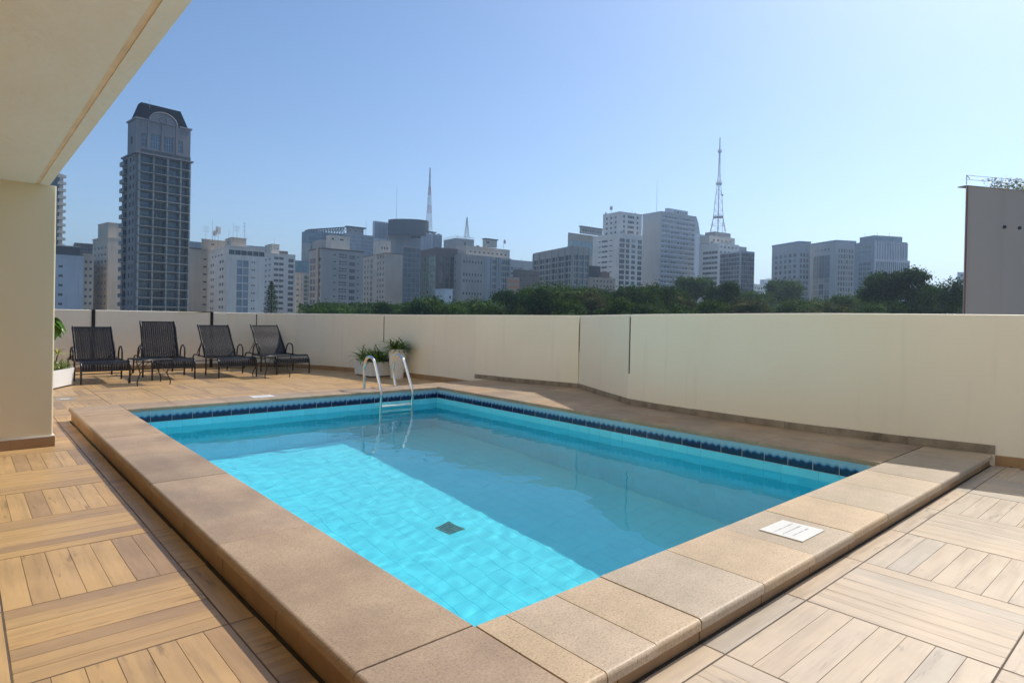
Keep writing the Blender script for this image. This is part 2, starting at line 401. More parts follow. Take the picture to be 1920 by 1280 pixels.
# baseboard tiles along the wall
def poly_walk(pts, step):
    out = [pts[0]]; acc = 0; 
    for a, b in zip(pts, pts[1:]):
        L = (b-a).length; s = step-acc
        while s <= L:
            out.append(a+(b-a)*(s/L)); s += step
        acc = L-(s-step)
    out.append(pts[-1]); return out
bp = offset_poly([Vector(p) for p in WP], -.012); seg = []
for a, b in zip(bp, bp[1:]):
    nseg = max(1, round((b-a).length/.42))
    for j in range(nseg): seg.append((a+(b-a)*(j/nseg), a+(b-a)*((j+1)/nseg)))
for a, b in seg:
    m_ = (a+b)/2; plat = OY0+.0 < m_.y < OY1+.25 and m_.x > 5; z0 = ZC+.001 if plat else (ZN if m_.y < OY0+.01 else .0); h = .062 if plat else .078
    d = (b-a); L = d.length; d.normalize(); nn = Vector((-d.y, d.x)); hh = h+random.uniform(-.003, .003)
    Mx = Matrix(((d.x, nn.x, 0, a.x-6), (d.y, nn.y, 0, a.y-5), (0, 0, 1, z0), (0, 0, 0, 1)))
    mb = MB(); mb.mesh([Mx @ Vector(q) for q in [(.0015,0,0),(L-.0015,0,0),(L-.0015,.0115,0),(.0015,.0115,0),(.0015,.002,hh),(L-.0015,.002,hh),(L-.0015,.0115,hh+.004),(.0015,.0115,hh+.004)]],
        [(0,3,2,1),(4,5,6,7),(0,1,5,4),(1,2,6,5),(2,3,7,6),(3,0,4,7)])
    mb.build('baseboard_tile', M['grimy'] if plat else M['kerb'], wall)

# --- the terrace deck: grout sheets with planks set in them
deck = struct(bpy.data.objects.new('terrace_deck', None)); S.collection.objects.link(deck)
TH = .010
mb = MB()
mb.face([(-4,-3,-.002),(OX0+.05,-3,-.002),(OX0+.05,13.6,-.002),(-4,13.6,-.002)])
far = [(OX0+.05,OY1-.06)]+[(5.9,OY1-.06),(6.3,OY1-.06)]+[(p[0]+.03,p[1]) for p in WP[9:0:-1]]+[(OX0+.05,13.6)]
mb.face([(x,y,-.002) for x,y in far])
mb.face([(OX0+.05,-3,ZN-.002),(7.6,-3,ZN-.002),(6.9,-.6,ZN-.002),(6.3,OY0+.06,ZN-.002),(OX0+.05,OY0+.06,ZN-.002)])
mb.build('grout_bed', M['grout'], deck)
def clip_half(poly, a, b, keep_left=False):
    # keep the side to the right of a->b (inside of the terrace)
    out = []; d = b-a
    def side(p): return -(d.x*(p.y-a.y)-d.y*(p.x-a.x))
    for i in range(len(poly)):
        p, q = poly[i], poly[(i+1) % len(poly)]; sp, sq = side(p), side(q)
        if sp >= 0: out.append(p)
        if (sp >= 0) != (sq >= 0): out.append(p+(q-p)*(sp/(sp-sq)))
    return out
WV = [Vector(p) for p in WP]
def clip_wall(poly):
    xs = [p.x for p in poly]; ys = [p.y for p in poly]
    for a, b in zip(WV, WV[1:]):
        if max(a.x, b.x)+.2 < min(xs) or min(a.x, b.x)-.2 > max(xs) or max(a.y, b.y)+.2 < min(ys) or min(a.y, b.y)-.2 > max(ys): continue
        poly = clip_half(poly, a, b)
        if len(poly) < 3: return []
    return poly
plank_cache = {}
def plank_poly(cx, cy, L, Wd, ang):
    hx, hy = (L/2, Wd/2) if ang == 0 else (Wd/2, L/2)
    return [Vector((cx-hx,cy-hy)),Vector((cx+hx,cy-hy)),Vector((cx+hx,cy+hy)),Vector((cx-hx,cy+hy))]
def add_plank(mb, poly, z, ang, ox, oy):
    c = sum(poly, Vector((0,0)))/len(poly); ch = .0013
    lo = [Vector((p.x-ox, p.y-oy, z-TH)) for p in poly]
    md = [Vector((p.x-ox, p.y-oy, z-ch)) for p in poly]
    tp = []
    for p in poly:
        q = p+(c-p).normalized()*ch*1.4; tp.append(Vector((q.x-ox, q.y-oy, z)))
    def uv(q): return ((q.x, q.y) if ang == 0 else (q.y, q.x))
    k = len(poly); b = len(mb.v)
    mb.mesh(lo+md+tp, [(i, (i+1) % k, k+(i+1) % k, k+i) for i in range(k)]+[(k+i, k+(i+1) % k, 2*k+(i+1) % k, 2*k+i) for i in range(k)]+[tuple(range(2*k, 3*k))], 0,
        False, [[uv(q) for q in (lo[i], lo[(i+1) % k], md[(i+1) % k], md[i])] for i in range(k)]+[[uv(q) for q in (md[i], md[(i+1) % k], tp[(i+1) % k], tp[i])] for i in range(k)]+[[uv(q) for q in tp]])
cand = []
def module(ix, iy, gx, gy, z, xmin, xmax, ymin, ymax, mk, vertical):
    x0 = gx+ix*MOD; y0 = gy+iy*MOD; g = .0018; G = .0026
    for k in range(7):
        w = (MOD-2*G)/7
        if vertical: a = [x0+G+k*w+g/2, y0+G, x0+G+(k+1)*w-g/2, y0+MOD-G]; ang = 1
        else: a = [x0+G, y0+G+k*w+g/2, x0+MOD-G, y0+G+(k+1)*w-g/2]; ang = 0
        a = [max(a[0], xmin), max(a[1], ymin), min(a[2], xmax), min(a[3], ymax)]
        if a[2]-a[0] < .008 or a[3]-a[1] < .008: continue
        cand.append((a, ang, z, mk))
LX, LY = .763, 2.395
NX, NY = 1.929, 1.058
for iy in range(-6, 19):
    for ix in range(-5, 1):
        if iy*MOD+LY > 13.5: continue
        # left field up to the kerb, or to the far strip beyond the pool
        xm = OX0+.006 if iy*MOD+LY+MOD < OY1+.1 else None
        vert = (ix+iy) % 2 == 0      # module left of LX (ix=-1) with iy odd is vertical
        if xm is None:
            module(ix, iy, LX, LY, 0, -9, OX0+.006 , -9, OY1-.03, 'plank', vert)
            module(ix, iy, LX, LY, 0, -9, 99, OY1-.03, 13.5, 'plank', vert)
        else: module(ix, iy, LX, LY, 0, -9, xm, -9, 13.5, 'plank', vert)
for iy in range(7, 19):
    for ix in range(1, 10): module(ix, iy, LX, LY, 0, -9, 99, OY1-.03, 13.5, 'plank', (ix+iy) % 2 == 0)
for iy in range(-6, 1):
    for ix in range(-2, 9):
        if iy == 0:   # one plain edging strip against the kerb
            x0 = NX+ix*MOD; a = [max(x0+.0026, OX0+.02), NY+.0026, x0+MOD-.0026, OY0+.02]
            if a[2]-a[0] > .02: cand.append((a, 0, ZN, 'plank_glare'))
        else: module(ix, iy, NX, NY, ZN, OX0+.02, 99, -9, NY, 'plank_glare', (ix+iy) % 2 == 0)
def visible(c, z=0, m=120):
    d = Vector((c[0], c[1], z))-Vector((0,0,CAMH)); f = d.dot(fw)
    if f < .15: return False
    x = 960+FPX*d.dot(r2)/f; y = CY-FPX*d.dot(u2)/f
    return -m < x < 1920+m and -m < y < 1280+m
def dist_cam(a): return math.hypot((a[0]+a[2])/2, (a[1]+a[3])/2)
def hidden(a):
    cx, cy = (a[0]+a[2])/2, (a[1]+a[3])/2
    return cy > 6.5 and math.atan2(cx, cy) < R(4.2) 
vis = [c for c in cand if visible(((c[0][0]+c[0][2])/2, (c[0][1]+c[0][3])/2)) and not hidden(c[0]) and (c[0][2]-c[0][0])*(c[0][3]-c[0][1]) > .004]
vis.sort(key=lambda c: dist_cam(c[0])); near = vis[:300]; nid = set(id(c) for c in near)
pcache = {}
for c in near:
    a, ang, z, mk = c; cx, cy = (a[0]+a[2])/2, (a[1]+a[3])/2
    poly = [Vector((a[0],a[1])),Vector((a[2],a[1])),Vector((a[2],a[3])),Vector((a[0],a[3]))]
    cl = clip_wall(poly) if cx > 5 else poly
    if len(cl) < 3: continue
    key = (round(a[2]-a[0],4), round(a[3]-a[1],4), ang, mk)
    if cl is poly and key in pcache: me = pcache[key]
    else:
        mb = MB(); add_plank(mb, cl, 0, ang, cx, cy); me = mb.data('plank', M[mk])
        if cl is poly: pcache[key] = me
    o = link('plank', me, deck, (cx, cy, z+random.uniform(-.0004, .0004)))
    o.rotation_euler = (random.uniform(-.0012,.0012), random.uniform(-.0012,.0012), 0)
for mk in ('plank', 'plank_glare'):
    mb = MB()
    for c in cand:
        if id(c) in nid or c[3] != mk: continue
        a, ang, z, _ = c; poly = [Vector((a[0],a[1])),Vector((a[2],a[1])),Vector((a[2],a[3])),Vector((a[0],a[3]))]
        if a[2] > 3.4: poly = clip_wall(poly)
        if len(poly) >= 3: add_plank(mb, poly, z, ang, 0, 0)
    stuff(mb.build('planks_beyond' if mk == 'plank' else 'glare_planks_beyond', M[mk], deck))

# --- swimming pool with its raised kerb
pool = thing('swimming_pool', 'rectangular turquoise tiled pool with raised sandstone coping', 'pool', (IX0, IY0, 0))
PO = Vector((IX0, IY0, 0))
def slab(name, x0, y0, x1, y1, zt, th, rad, mk, parent=None, origin=None):
    """stone slab, rad = (left, near, right, far) edge radii"""
    mb = MB(); rings = []; origin = origin or PO
    jz = random.uniform(-.0012, .0012); steps = [0, 15, 35, 55, 75, 90]
    rl, rn, rr_, rf = rad
    def ring(ins, z): return [Vector((x0+ins[0], y0+ins[1], z)), Vector((x1-ins[2], y0+ins[1], z)), Vector((x1-ins[2], y1-ins[3], z)), Vector((x0+ins[0], y1-ins[3], z))]
    rings.append(ring((0,0,0,0), zt-th))
    for s in steps:
        a = R(s); z = zt-max(rad)*(1-math.sin(a)); rings.append([q for q in ring(tuple(r_*(1-math.cos(a)) for r_ in rad), z)])
    cx = Vector(((x0+x1)/2, (y0+y1)/2, 0)); b = []
    vs = [q-cx for rg in rings for q in rg]; fs = [(3,2,1,0)]
    for k in range(len(rings)-1):
        for i in range(4):
            j = (i+1) % 4; fs.append((k*4+i, k*4+j, k*4+4+j, k*4+4+i))
    fs.append(tuple(len(vs)-4+i for i in range(4))); mb.mesh(vs, fs)
    return mb.build(name, M[mk], parent or pool, (cx.x-origin.x, cx.y-origin.y, jz-origin.z))
G = .003; e = .006; b_ = .015
ys = [OY0+.003, 1.60, 2.86, 4.10, 4.95, 5.75, 6.55, 7.02, IY1, OY1]
for a, b in zip(ys, ys[1:]):
    last = b == OY1
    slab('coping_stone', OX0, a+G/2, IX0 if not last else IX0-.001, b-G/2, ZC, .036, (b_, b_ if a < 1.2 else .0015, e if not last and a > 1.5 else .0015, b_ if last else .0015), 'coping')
xs = [IX0+.001, 1.41, 1.655, 1.91, 2.36, 2.83, 3.28, 3.76, 4.27, 4.77, 5.20, 5.72, 6.19]
for k, (a, b) in enumerate(zip(xs, xs[1:])):
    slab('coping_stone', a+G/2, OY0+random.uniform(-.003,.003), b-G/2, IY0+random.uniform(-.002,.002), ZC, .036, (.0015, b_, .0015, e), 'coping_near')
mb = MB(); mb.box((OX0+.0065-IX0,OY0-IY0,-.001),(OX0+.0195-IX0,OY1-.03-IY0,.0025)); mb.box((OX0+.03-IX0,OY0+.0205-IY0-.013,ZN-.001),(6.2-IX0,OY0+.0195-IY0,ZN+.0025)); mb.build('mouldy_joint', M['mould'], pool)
xs = [IX0, 1.75, 2.27, 2.76, 3.27, 3.78, 4.10, 4.66, 5.104]
for a, b in zip(xs, xs[1:]): slab('coping_stone', a+G/2, IY1, b-G/2, OY1, ZC, .036, (.0015, e, .0015, b_), 'coping')
# paved strip between the pool and the wall
yy = [IY0+.004, 2.05, 2.55, 3.02, 3.5, 4.0, 4.48, 4.97, 5.45, 5.93, 6.42, 6.9, 7.289, OY1+.02]
for a, b in zip(yy, yy[1:]):
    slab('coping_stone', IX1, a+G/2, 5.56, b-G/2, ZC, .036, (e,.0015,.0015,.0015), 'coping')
yy = [IY0+.004, 1.85, 2.3, 2.8, 3.26, 3.75, 4.22, 4.72, 5.2, 5.7, 6.16, 6.66, 7.1, 7.72]
def wall_x(y):
    for a, b in zip(WV[8:], WV[9:]):
        if min(a.y, b.y) <= y <= max(a.y, b.y): return a.x+(b.x-a.x)*(y-a.y)/(b.y-a.y)
    return 6.3
for a, b in zip(yy, yy[1:]):
    x1 = min(wall_x(a), wall_x(b), wall_x((a+b)/2))
    mb = MB(); mb.mesh([(5.563-IX0,a+G/2-IY0,ZC-.036),(wall_x(a)+.01-IX0,a+G/2-IY0,ZC-.036),(wall_x((a+b)/2)+.01-IX0,(a+b)/2-IY0,ZC-.036),(wall_x(b)+.01-IX0,b-G/2-IY0,ZC-.036),(5.563-IX0,b-G/2-IY0,ZC-.036),
             (5.563-IX0,a+G/2-IY0,ZC),(wall_x(a)+.01-IX0,a+G/2-IY0,ZC),(wall_x((a+b)/2)+.01-IX0,(a+b)/2-IY0,ZC),(wall_x(b)+.01-IX0,b-G/2-IY0,ZC),(5.563-IX0,b-G/2-IY0,ZC)],
            [(5,6,7,8,9),(0,1,6,5),(1,2,7,6),(2,3,8,7),(3,4,9,8),(4,0,5,9)])
    mb.build('coping_stone', M['coping'], pool)
# bedding under the coping and kerb tiles
I = .020
mb = MB()
def lb(a, b): mb.box((a[0]-IX0,a[1]-IY0,a[2]),(b[0]-IX0,b[1]-IY0,b[2]))
lb((OX0+I+.008, OY0+I+.008, -.03),(IX0-.004, OY1-.03, ZC-.0365)); lb((IX0-.002, OY0+I+.008, -.03),(6.2, IY0-.004, ZC-.0365))
lb((IX0-.002, IY1+.004, -.03),(6.2, OY1-.03, ZC-.0365)); lb((IX1+.004, IY0-.002, -.03),(5.95, IY1+.002, ZC-.0365))
mb.build('kerb_bedding', M['grout'], pool)
yk = [OY0+I+.006]+[1.62+.61*k for k in range(1, 11)]
yk = [y for y in yk if y < OY1-.1]+[OY1-.03]
for a, b in zip(yk, yk[1:]):
    mb = MB(); mb.box((OX0+I,a+.003,-.008),(OX0+I+.0075,b-.003,ZC-.037)); o = mb.build('kerb_tile', M['kerb'], pool, (-IX0,-IY0,0))
xk = [OX0+I+.001]+[1.93+.447*k for k in range(-2, 10)]+[6.2]
for a, b in zip(xk, xk[1:]):
    mb = MB(); mb.box((a+.003,OY0+I,ZN-.012),(b-.003,OY0+I+.0075,ZC-.037)); mb.build('kerb_tile', M['kerb'], pool, (-IX0,-IY0,0))
# basin
mb = MB(); t_ = .12; T = .004
def ib(a, b): mb.box((a[0]-IX0,a[1]-IY0,a[2]),(b[0]-IX0,b[1]-IY0,b[2]))
ib((IX0-t_,IY0-t_,ZF-t_),(IX1+t_,IY1+t_,ZF-T))
zt = ZC-.037
ib((IX0-t_,IY0-t_,ZF-T),(IX0-T+.004,IY1+t_,zt)); ib((IX1+T,IY0-t_,ZF-T),(IX1+t_,IY1+t_,zt))
ib((IX0-T+.004,IY0-t_,ZF-T),(IX1+T,IY0,zt)); ib((IX0-T+.004,IY1+T,ZF-T),(IX1+T,IY1+t_,zt))
recv(mb.build('basin', M['pgrout'], pool))
# border tiles 20 cm with the painted wave, on the two visible walls and on the others
bh = .118; zb0 = zt-bh
def tile_box(w, h, th, uvs=True):
    mb = MB(); ch = .0015
    v = [(-w/2,0,-h/2),(w/2,0,-h/2),(w/2,0,h/2),(-w/2,0,h/2),(-w/2+ch,-th,-h/2+ch),(w/2-ch,-th,-h/2+ch),(w/2-ch,-th,h/2-ch),(-w/2+ch,-th,h/2-ch)]
    f = [(4,5,6,7),(0,1,5,4),(1,2,6,5),(2,3,7,6),(3,0,4,7)]
    def uv(q): return (q[0]/w+.5, q[2]/h+.5)
    mb.mesh([Vector(q) for q in v], f, 0, False, [[uv(v[i]) for i in ff] for ff in f]); return mb
bw = .2; bme = tile_box(bw-.003, bh-.002, .0035).data('border_tile', M['border'])
for k in range(28):
    y = IY1-bw/2-k*bw
    if y-bw/2 < IY0: break
    recv(link('border_tile', bme, pool, (IX1+T-IX0, y-IY0, zb0+bh/2), R(-90)))
    o = recv(link('border_tile', bme, pool, (IX0-.0005-IX0, y-IY0, zb0+bh/2), R(90)))
for k in range(19):
    x = IX1-bw/2-k*bw
    recv(link('border_tile', bme, pool, (x-IX0, IY1+T-IY0, zb0+bh/2), 0))
    recv(link('border_tile', bme, pool, (x-IX0, IY0+.0005-IY0, zb0+bh/2), R(180)))
mb = MB(); ib((IX1+T-.0015, IY0, zb0-.002),(IX1+T+.001, IY1+T, zt)); ib((IX0, IY1+T-.0015, zb0-.002),(IX1, IY1+T+.001, zt)); mb.build('border_grout', M['white_grout'], pool)
# 15 cm wall tiles: the two upper rows as single tiles, the rest joined
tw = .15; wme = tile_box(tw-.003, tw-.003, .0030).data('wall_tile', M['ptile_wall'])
rest = MB()
def rest_tile(loc, rz, h=tw):
    Mx = Matrix.Translation(Vector(loc)) @ Matrix.Rotation(rz, 4, 'Z'); t2 = tile_box(tw-.003, h-.003, .0030)
    rest.mesh([Mx @ Vector(q) for q in t2.v], t2.f)
nrow = int((zb0-ZF)/tw)+1; nw = 0
for row in range(nrow):
    z = zb0-tw/2-row*tw; 
    for k in range(38):
        y = IY1-tw/2-k*tw
        if y-tw/2 < IY0: break
        l1 = (IX1+T-IX0, y-IY0, z)
        if row < 3 : recv(link('wall_tile', wme, pool, l1, R(-90))); nw += 1
        else: rest_tile(l1, R(-90))
        rest_tile((-.0005, y-IY0, z), R(90))
    for k in range(26):
        x = IX1-tw/2-k*tw
        if x-tw/2 < IX0-.02: break
        l1 = (x-IX0, IY1+T-IY0, z)
        if row < 3: recv(link('wall_tile', wme, pool, l1, 0)); nw += 1
        else: rest_tile(l1, 0)
        rest_tile((x-IX0, .0005, z), R(180))
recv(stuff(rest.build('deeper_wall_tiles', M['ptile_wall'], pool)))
# floor tiles
def floor_tile():
    mb = MB(); a = tw/2-.002; c2 = a-.0012
    mb.mesh([(-a,-a,0),(a,-a,0),(a,a,0),(-a,a,0),(-c2,-c2,.003),(c2,-c2,.003),(c2,c2,.003),(-c2,c2,.003)], [(4,5,6,7),(0,1,5,4),(1,2,6,5),(2,3,7,6),(3,0,4,7)]); return mb
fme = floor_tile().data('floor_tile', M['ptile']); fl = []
for i in range(25):
    for j in range(38): fl.append((IX0+.035+tw/2+i*tw, IY0+tw/2+j*tw))
fl = [p for p in fl if p[0] < IX1 and p[1] < IY1 and not (abs(p[0]-3.19) < .12 and abs(p[1]-4.33) < .12)]
fl.sort(key=lambda p: math.hypot(*p)); rest = MB()
for k, (x, y) in enumerate(fl):
    if k < 300: recv(link('floor_tile', fme, pool, (x-IX0, y-IY0, ZF-T), 0))
    else:
        f_ = floor_tile(); rest.mesh([Vector(q)+Vector((x-IX0, y-IY0, ZF-T)) for q in f_.v], f_.f)
recv(stuff(rest.build('farther_floor_tiles', M['ptile'], pool)))
# water
vs = []; fs = []; NXw, NYw = 130, 190
for j in range(NYw+1):
    for i in range(NXw+1):
        x = IX0-.004+(IX1-IX0+.012)*i/NXw; y = IY0-.004+(IY1-IY0+.012)*j/NYw
        q = Vector((x*.9+y*.35, y*.9-x*.2, 0))
        z = .0016*noise.noise(q*1.7)+.0011*noise.noise(q*3.6+Vector((7,3,0)))+.0008*noise.noise(Vector((q.x*8, q.y*13, 4)))+.00028*noise.noise(Vector((q.x*20, q.y*30, 9)))
        vs.append((x, y, ZW+z))
for j in range(NYw):
    for i in range(NXw):
        a = j*(NXw+1)+i; fs.append((a, a+1, a+NXw+2, a+NXw+1))
mb = MB(); mb.mesh(vs, fs, 0, True); wo = struct(mb.build('water', M['water'])); wo.cycles.is_caustics_caster = True

# --- hotel building under and beside the camera
hotel = thing('hotel_building', 'cream hotel building with flat overhanging soffit and tan wall end', 'building', (-2, 6.4, 0))
HO = Vector((-2, 6.4, 0))
def hb(mb, a, b): mb.box([a[i]-HO[i] for i in range(3)], [b[i]-HO[i] for i in range(3)])
mb = MB(); x1 = .60; y0 = 6.385; rr = .012   # end wall with a rounded arris
prof = [(-5, y0)]+[(x1-rr+rr*math.sin(R(a)), y0+rr-rr*math.cos(R(a))) for a in (0,30,60,90)]+[(x1, 8.2), (-5, 8.2)]
lo = [Vector((x, y, 0))-HO for x, y in prof]; hi = [Vector((x, y, 2.158))-HO for x, y in prof]; k = len(prof)
mb.mesh(lo+hi, [(i, (i+1) % k, k+(i+1) % k, k+i) for i in range(k)], 0, False)
mb.build('end_wall', M['pillar'], hotel)
for a, b in ((-1.6,-.9),(-.897,-.2),(-.197,x1+.014)):
    mb = MB(); hb(mb, (a,y0-.014,.001),(b,y0-.001,.082)); mb.build('baseboard_tile', M['kerb'], hotel)
mb = MB(); hb(mb, (x1+.001,y0-.0135,.001),(x1+.014,8.2,.082)); mb.build('baseboard_tile', M['kerb'], hotel)
mb = MB(); hb(mb, (-2,y0-.012,.0825),(x1+.012,y0+.001,.092)); hb(mb, (x1-.003,y0+.001,.0825),(x1+.012,8.2,.092)); mb.build('plaster_bead', M['white_plaster'], hotel)
# soffit: main slab, drip groove, edge band
zs = 2.156; sx = .553; gx0, gx1 = .458, .484
mb = MB(); hb(mb, (-5,-4,zs),(gx0,8.2,zs+.02)); hb(mb, (gx1,-4,zs-.0005),(sx,8.2,zs+.02)); mb.build('soffit', M['soffit'], hotel)
mb = MB(); hb(mb, (gx0,-4,zs+.005),(gx1,8.2,zs+.02)); mb.build('drip_groove', M['groove'], hotel)
mb = MB(); hb(mb, (-5,-4,zs+.0205),(sx,8.2,15)); hb(mb, (-5,-4,-.0),(-3.6,6.3,zs-.001)); hb(mb, (-3.6,-4.3,0),(.553,-4.001,15)); mb.build('upper_walls', M['wall'], hotel)
mb = MB(); bot = [Vector(p) for p in WO]
ring = [Vector((p.x, p.y)) for p in bot]+[Vector((7.8,-4.3)), Vector((-5,-4.3)), Vector((-5,13.64))]
k = len(ring); lo = [Vector((p.x, p.y, GZ))-HO for p in ring]; hi = [Vector((p.x, p.y, -.59))-HO for p in ring]
mb.mesh(lo+hi, [(i, k+i, k+(i+1) % k, (i+1) % k) for i in range(k)]); mb.build('lower_walls', M['wall'], hotel)
# ================================================================== THE CITY
def cmat(name, col, var=.10, rough=.75, streak=.35):
    n = N(name); geo = n.n('ShaderNodeNewGeometry').outputs['Position']
    c = n.ramp(n.noise(geo, .12, 6, .6), [(.3, sc3(col, 1-var)), (.7, sc3(col, 1+var))])
    mp = n.n('ShaderNodeMapping'); mp.inputs['Scale'].default_value = (1.2, 1.2, .06); n.l(geo, mp.inputs[0])
    c = n.mix(n.ramp(n.noise(mp.outputs[0], 1.0, 6, .65), [(.48, (0,0,0)), (.72, (streak,)*3)]), c, sc3(col, .45))
    return n.done(c, rough, 0, .5 if rough < .85 else .05)
def glassmat(name, cols, rough=.12, spec=.6):
    n = N(name); r = n.rnd(); k = len(cols)
    return n.done(n.ramp(r, [(i/k, c) for i, c in enumerate(cols)], 'CONSTANT'), rough, 0, spec)
C = dict(
 cream=cmat('cream_render', (.56,.48,.38)), white=cmat('white_render', (.76,.71,.64)), bluewhite=cmat('pale_blue_render', (.60,.63,.67)),
 grey=cmat('grey_render', (.37,.35,.33)), bluegrey=cmat('blue_grey_concrete', (.40,.42,.43)), brown=cmat('brown_cladding', (.15,.115,.095)),
 dark=cmat('dark_cladding', (.045,.05,.055), streak=.1), slate=cmat('slate_roof', (.005,.005,.007), streak=.05, rough=.9),
 beige=cmat('beige_render', (.40,.33,.25)), concrete=cmat('weathered_concrete', (.40,.38,.34), .16, streak=.55), orange=cmat('orange_band', (.50,.22,.10)),
 tower=cmat('tower_stone', (.27,.25,.25)), taupe=cmat('taupe_render', (.54,.44,.35), .05, streak=.12), red=cmat('red_edge', (.30,.14,.12)),
 warm=cmat('warm_white_render', (.66,.58,.48)), steelb=cmat('blue_metal', (.22,.28,.33)), rust=cmat('rusty_frame', (.20,.13,.11)))
GL = dict(
 dark=glassmat('window_glass', [(.015,.02,.03),(.03,.04,.05),(.05,.055,.06),(.02,.03,.04),(.13,.12,.11),(.02,.02,.03)]),
 blue=glassmat('blue_glass', [(.05,.10,.14),(.06,.12,.17),(.08,.15,.20)], .06, .8), teal=glassmat('teal_glass', [(.06,.20,.24),(.08,.24,.28)], .08, .8),
 green=glassmat('green_glass', [(.06,.14,.10),(.08,.18,.12),(.05,.10,.08),(.10,.20,.14)], .1, .7), red=glassmat('reddish_window', [(.10,.06,.06),(.05,.05,.07),(.13,.09,.09),(.04,.05,.06)]),
 pale=glassmat('pale_shutter', [(.28,.34,.40),(.33,.38,.43),(.24,.30,.36)], .5, .4), light=glassmat('light_blind', [(.3,.31,.3),(.08,.09,.1),(.2,.22,.23),(.05,.06,.07)]))
FR = dict(w=mat_plain('white_frame', (.55,.55,.54), .5), d=mat_plain('dark_frame', (.05,.05,.055), .5), g=mat_plain('grey_frame', (.25,.26,.27), .5), t=mat_plain('tan_frame', (.35,.29,.22), .6))

def face_grid(mb, W_, H_, ops, depth, fmap, mi=0):
    us = sorted(set([0, W_]+[o[0] for o in ops]+[o[2] for o in ops])); vz = sorted(set([0, H_]+[o[1] for o in ops]+[o[3] for o in ops]))
    us = [u for i, u in enumerate(us) if i == 0 or u-us[i-1] > 1e-4]; vz = [v for i, v in enumerate(vz) if i == 0 or v-vz[i-1] > 1e-4]
    for j in range(len(vz)-1):
        v0, v1 = vz[j], vz[j+1]; vc = (v0+v1)/2; row = [o for o in ops if o[1] < vc < o[3]]; run = None
        for i in range(len(us)-1):
            uc = (us[i]+us[i+1])/2; hole = any(o[0] < uc < o[2] for o in row)
            if hole:
                if run is not None: mb.face([fmap(run,0,v0),fmap(us[i],0,v0),fmap(us[i],0,v1),fmap(run,0,v1)], mi=mi); run = None
            elif run is None: run = us[i]
        if run is not None: mb.face([fmap(run,0,v0),fmap(W_,0,v0),fmap(W_,0,v1),fmap(run,0,v1)], mi=mi)
    for (a, b, c, d) in ops:
        mb.face([fmap(a,0,b),fmap(c,0,b),fmap(c,depth,b),fmap(a,depth,b)], mi=mi); mb.face([fmap(a,depth,d),fmap(c,depth,d),fmap(c,0,d),fmap(a,0,d)], mi=mi)
        mb.face([fmap(a,0,b),fmap(a,depth,b),fmap(a,depth,d),fmap(a,0,d)], mi=mi); mb.face([fmap(c,depth,b),fmap(c,0,b),fmap(c,0,d),fmap(c,depth,d)], mi=mi)
wcache = {}
def window_mesh(w, h, depth, gl, fr, nx=2, ny=1):
    key = (round(w,2), round(h,2), round(depth,2), gl, fr, nx, ny)
    if key in wcache: return wcache[key]
    w, h = key[0], key[1]
    mb = MB(); b = min(.06*max(1, w/2), h*.12, w*.12)
    pn = MB(); pn.box((0,depth*.6+.02,0),(w,depth-.005,h), 0)
    y0_, y1_ = depth*.6-.05, depth*.6+.018
    for i in range(nx+1):
        x = b/2+(w-b)*i/nx; mb.box((x-b/2,y0_,0),(x+b/2,y1_,h), 0)
    for i in range(ny+1):
        z = b/2+(h-b)*i/ny; mb.box((0,y0_-.004,z-b/2),(w,y1_-.004,z+b/2), 0)
    wcache[key] = (mb.data('window', [FR[fr]]), pn.data('pane', [GL[gl]])); return wcache[key]

